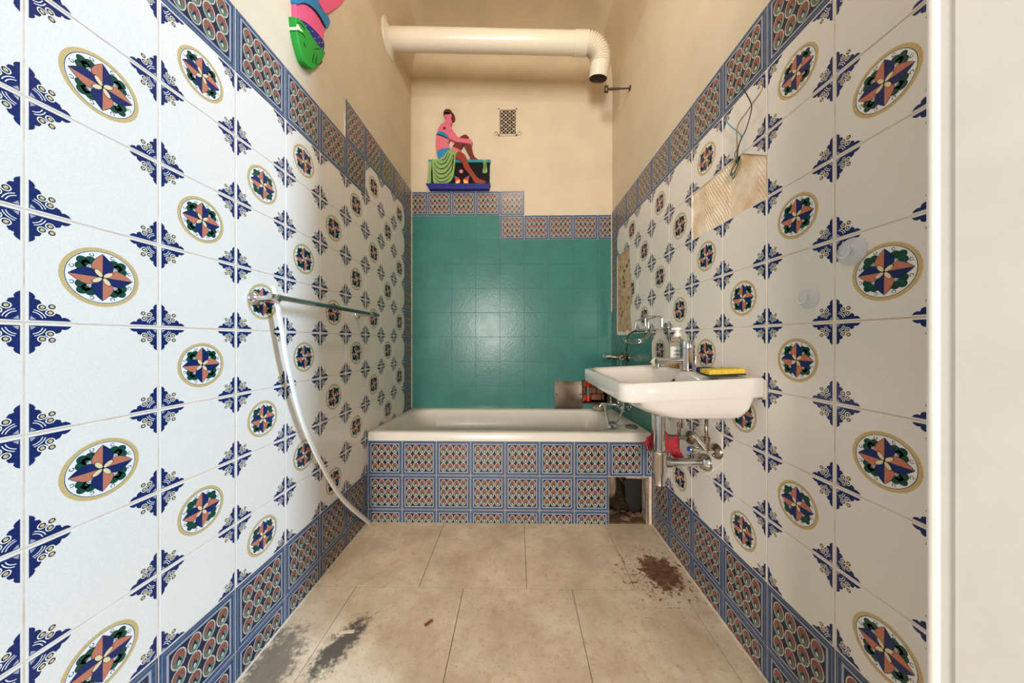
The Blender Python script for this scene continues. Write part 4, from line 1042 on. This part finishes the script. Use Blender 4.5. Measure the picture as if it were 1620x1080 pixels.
# ------------------------------------------------------------------ suction hooks, wires, litter
def hook(u, v, r, label):
    w = pxX(u, v, XR - .0015)
    t = thing('suction_hook', label, 'hook', w, 'clear suction hooks'); P = []
    bm = bmesh.new(); lathe(bm, [(r, 0), (r * .97, .0012), (r * .6, .004), (r * .36, .008), (r * .34, .014), (r * .1, .0155)], w, (-1, 0, 0), 30); P.append(obj('suction_cup', bm, 'clear', None, True))
    bm = bmesh.new(); tube(bm, smooth_path([w + Vector((-.014, -.004, .012)), w + Vector((-.016, -.010, .002)), w + Vector((-.018, -.008, -.010)), w + Vector((-.020, .002, -.014)), w + Vector((-.022, .009, -.008))], 5), .0022, 8); P.append(obj('hook_arm', bm, 'clear', None, True))
    adopt(t, *P)
hook(1347, 398, .032, 'clear suction cup hook overlapping a blue corner ornament')
hook(1279, 471, .029, 'clear suction cup hook alone on a plain white tile')
WIRES = (('black_wire', 'black_rubber', 'black electric wire hanging loose from the hole in the side wall', [(402, 96), (440, 150), (474, 220), (470, 280), (440, 380), (405, 450), (388, 520), (385, 580), (350, 640), (345, 672), (375, 640), (395, 580)]),
         ('yellow_wire', 'brass', 'yellow electric wire hanging loose from the hole in the side wall', [(552, 96), (530, 150), (485, 210), (445, 270), (395, 340), (382, 400), (385, 480), (380, 560), (352, 630), (358, 690), (390, 640), (410, 570)]),
         ('green_wire', 'p_teal', 'green electric wire hanging loose from the hole in the side wall', [(310, 312), (335, 350), (390, 395), (412, 430), (385, 500), (370, 545), (392, 590), (372, 650), (362, 684)]))
for name, m, lab, pts in WIRES:
    bm = bmesh.new(); tube(bm, smooth_path([pxX(1070 + x / 4, 110 + y / 4, XR - {'b': .016, 'y': .010, 'g': .004}[name[0]] - (.012 if 120 < y < 520 else 0)) for x, y in pts], 6), .0016, 8)
    tag(obj(name, bm, m, None, True), lab, 'wire')
bm = bmesh.new(); w = pxX(1166, 252, XR - .0005); lathe(bm, [(.012, 0), (.012, .0012)], w + Vector((.0035, 0, 0)), (-1, 0, 0), 14); obj('cable_hole', bm, 'void', wall_right)
c = pxZ(678, 986, .0); bm = bmesh.new(); box(bm, -.016, .016, -.006, .006, .0005, .004, .0015, 1); bmesh.ops.rotate(bm, verts=bm.verts, cent=(0, 0, 0), matrix=Matrix.Rotation(.75, 3, 'Z'))
o = tag(obj('wood_chip', bm, 'wood'), 'reddish splinter of wood lying on the beige floor', 'wood chip'); o.location = c
c = pxZ(549, 1000, 0); bm = bmesh.new(); box(bm, -.026, .026, -.006, .006, .0005, .004, .001, 1); bmesh.ops.rotate(bm, verts=bm.verts, cent=(0, 0, 0), matrix=Matrix.Rotation(.1, 3, 'Z'))
o = tag(obj('tile_sliver', bm, 'grout'), 'pale sliver of tile beside the sooty mark on the floor', 'debris'); o.location = c

# ------------------------------------------------------------------ ceiling lamp (hangs above the view)
t = thing('pendant_lamp', 'opal glass pendant lamp hanging from the ceiling near the door', 'lamp', (-.02, 1.05, 3.10))
bm = bmesh.new(); lathe(bm, [(.030, .46), (.030, .44), (.006, .43), (.004, .12), (.022, .11), (.022, .07)], (-.02, 1.05, 3.10), seg=18); p1 = obj('cord_and_holder', bm, 'brass', None, True)
bm = bmesh.new(); bmesh.ops.create_uvsphere(bm, u_segments=24, v_segments=14, radius=.075)
for v in bm.verts: v.co += Vector((-.02, 1.05, 3.10))
em = M['bulb'].node_tree.nodes['Principled BSDF']; em.inputs['Emission Color'].default_value = (1, .80, .56, 1); em.inputs['Emission Strength'].default_value = 1.0
p2 = obj('lamp_globe', bm, 'bulb', None, True)
adopt(t, p1, p2)
ld = bpy.data.lights.new('lamp_light', 'POINT'); ld.energy = 19; ld.color = (1.0, .88, .74); ld.shadow_soft_size = .09
lo = bpy.data.objects.new('lamp_light', ld); COL.objects.link(lo); lo.location = (-.02, 1.05, 2.97)
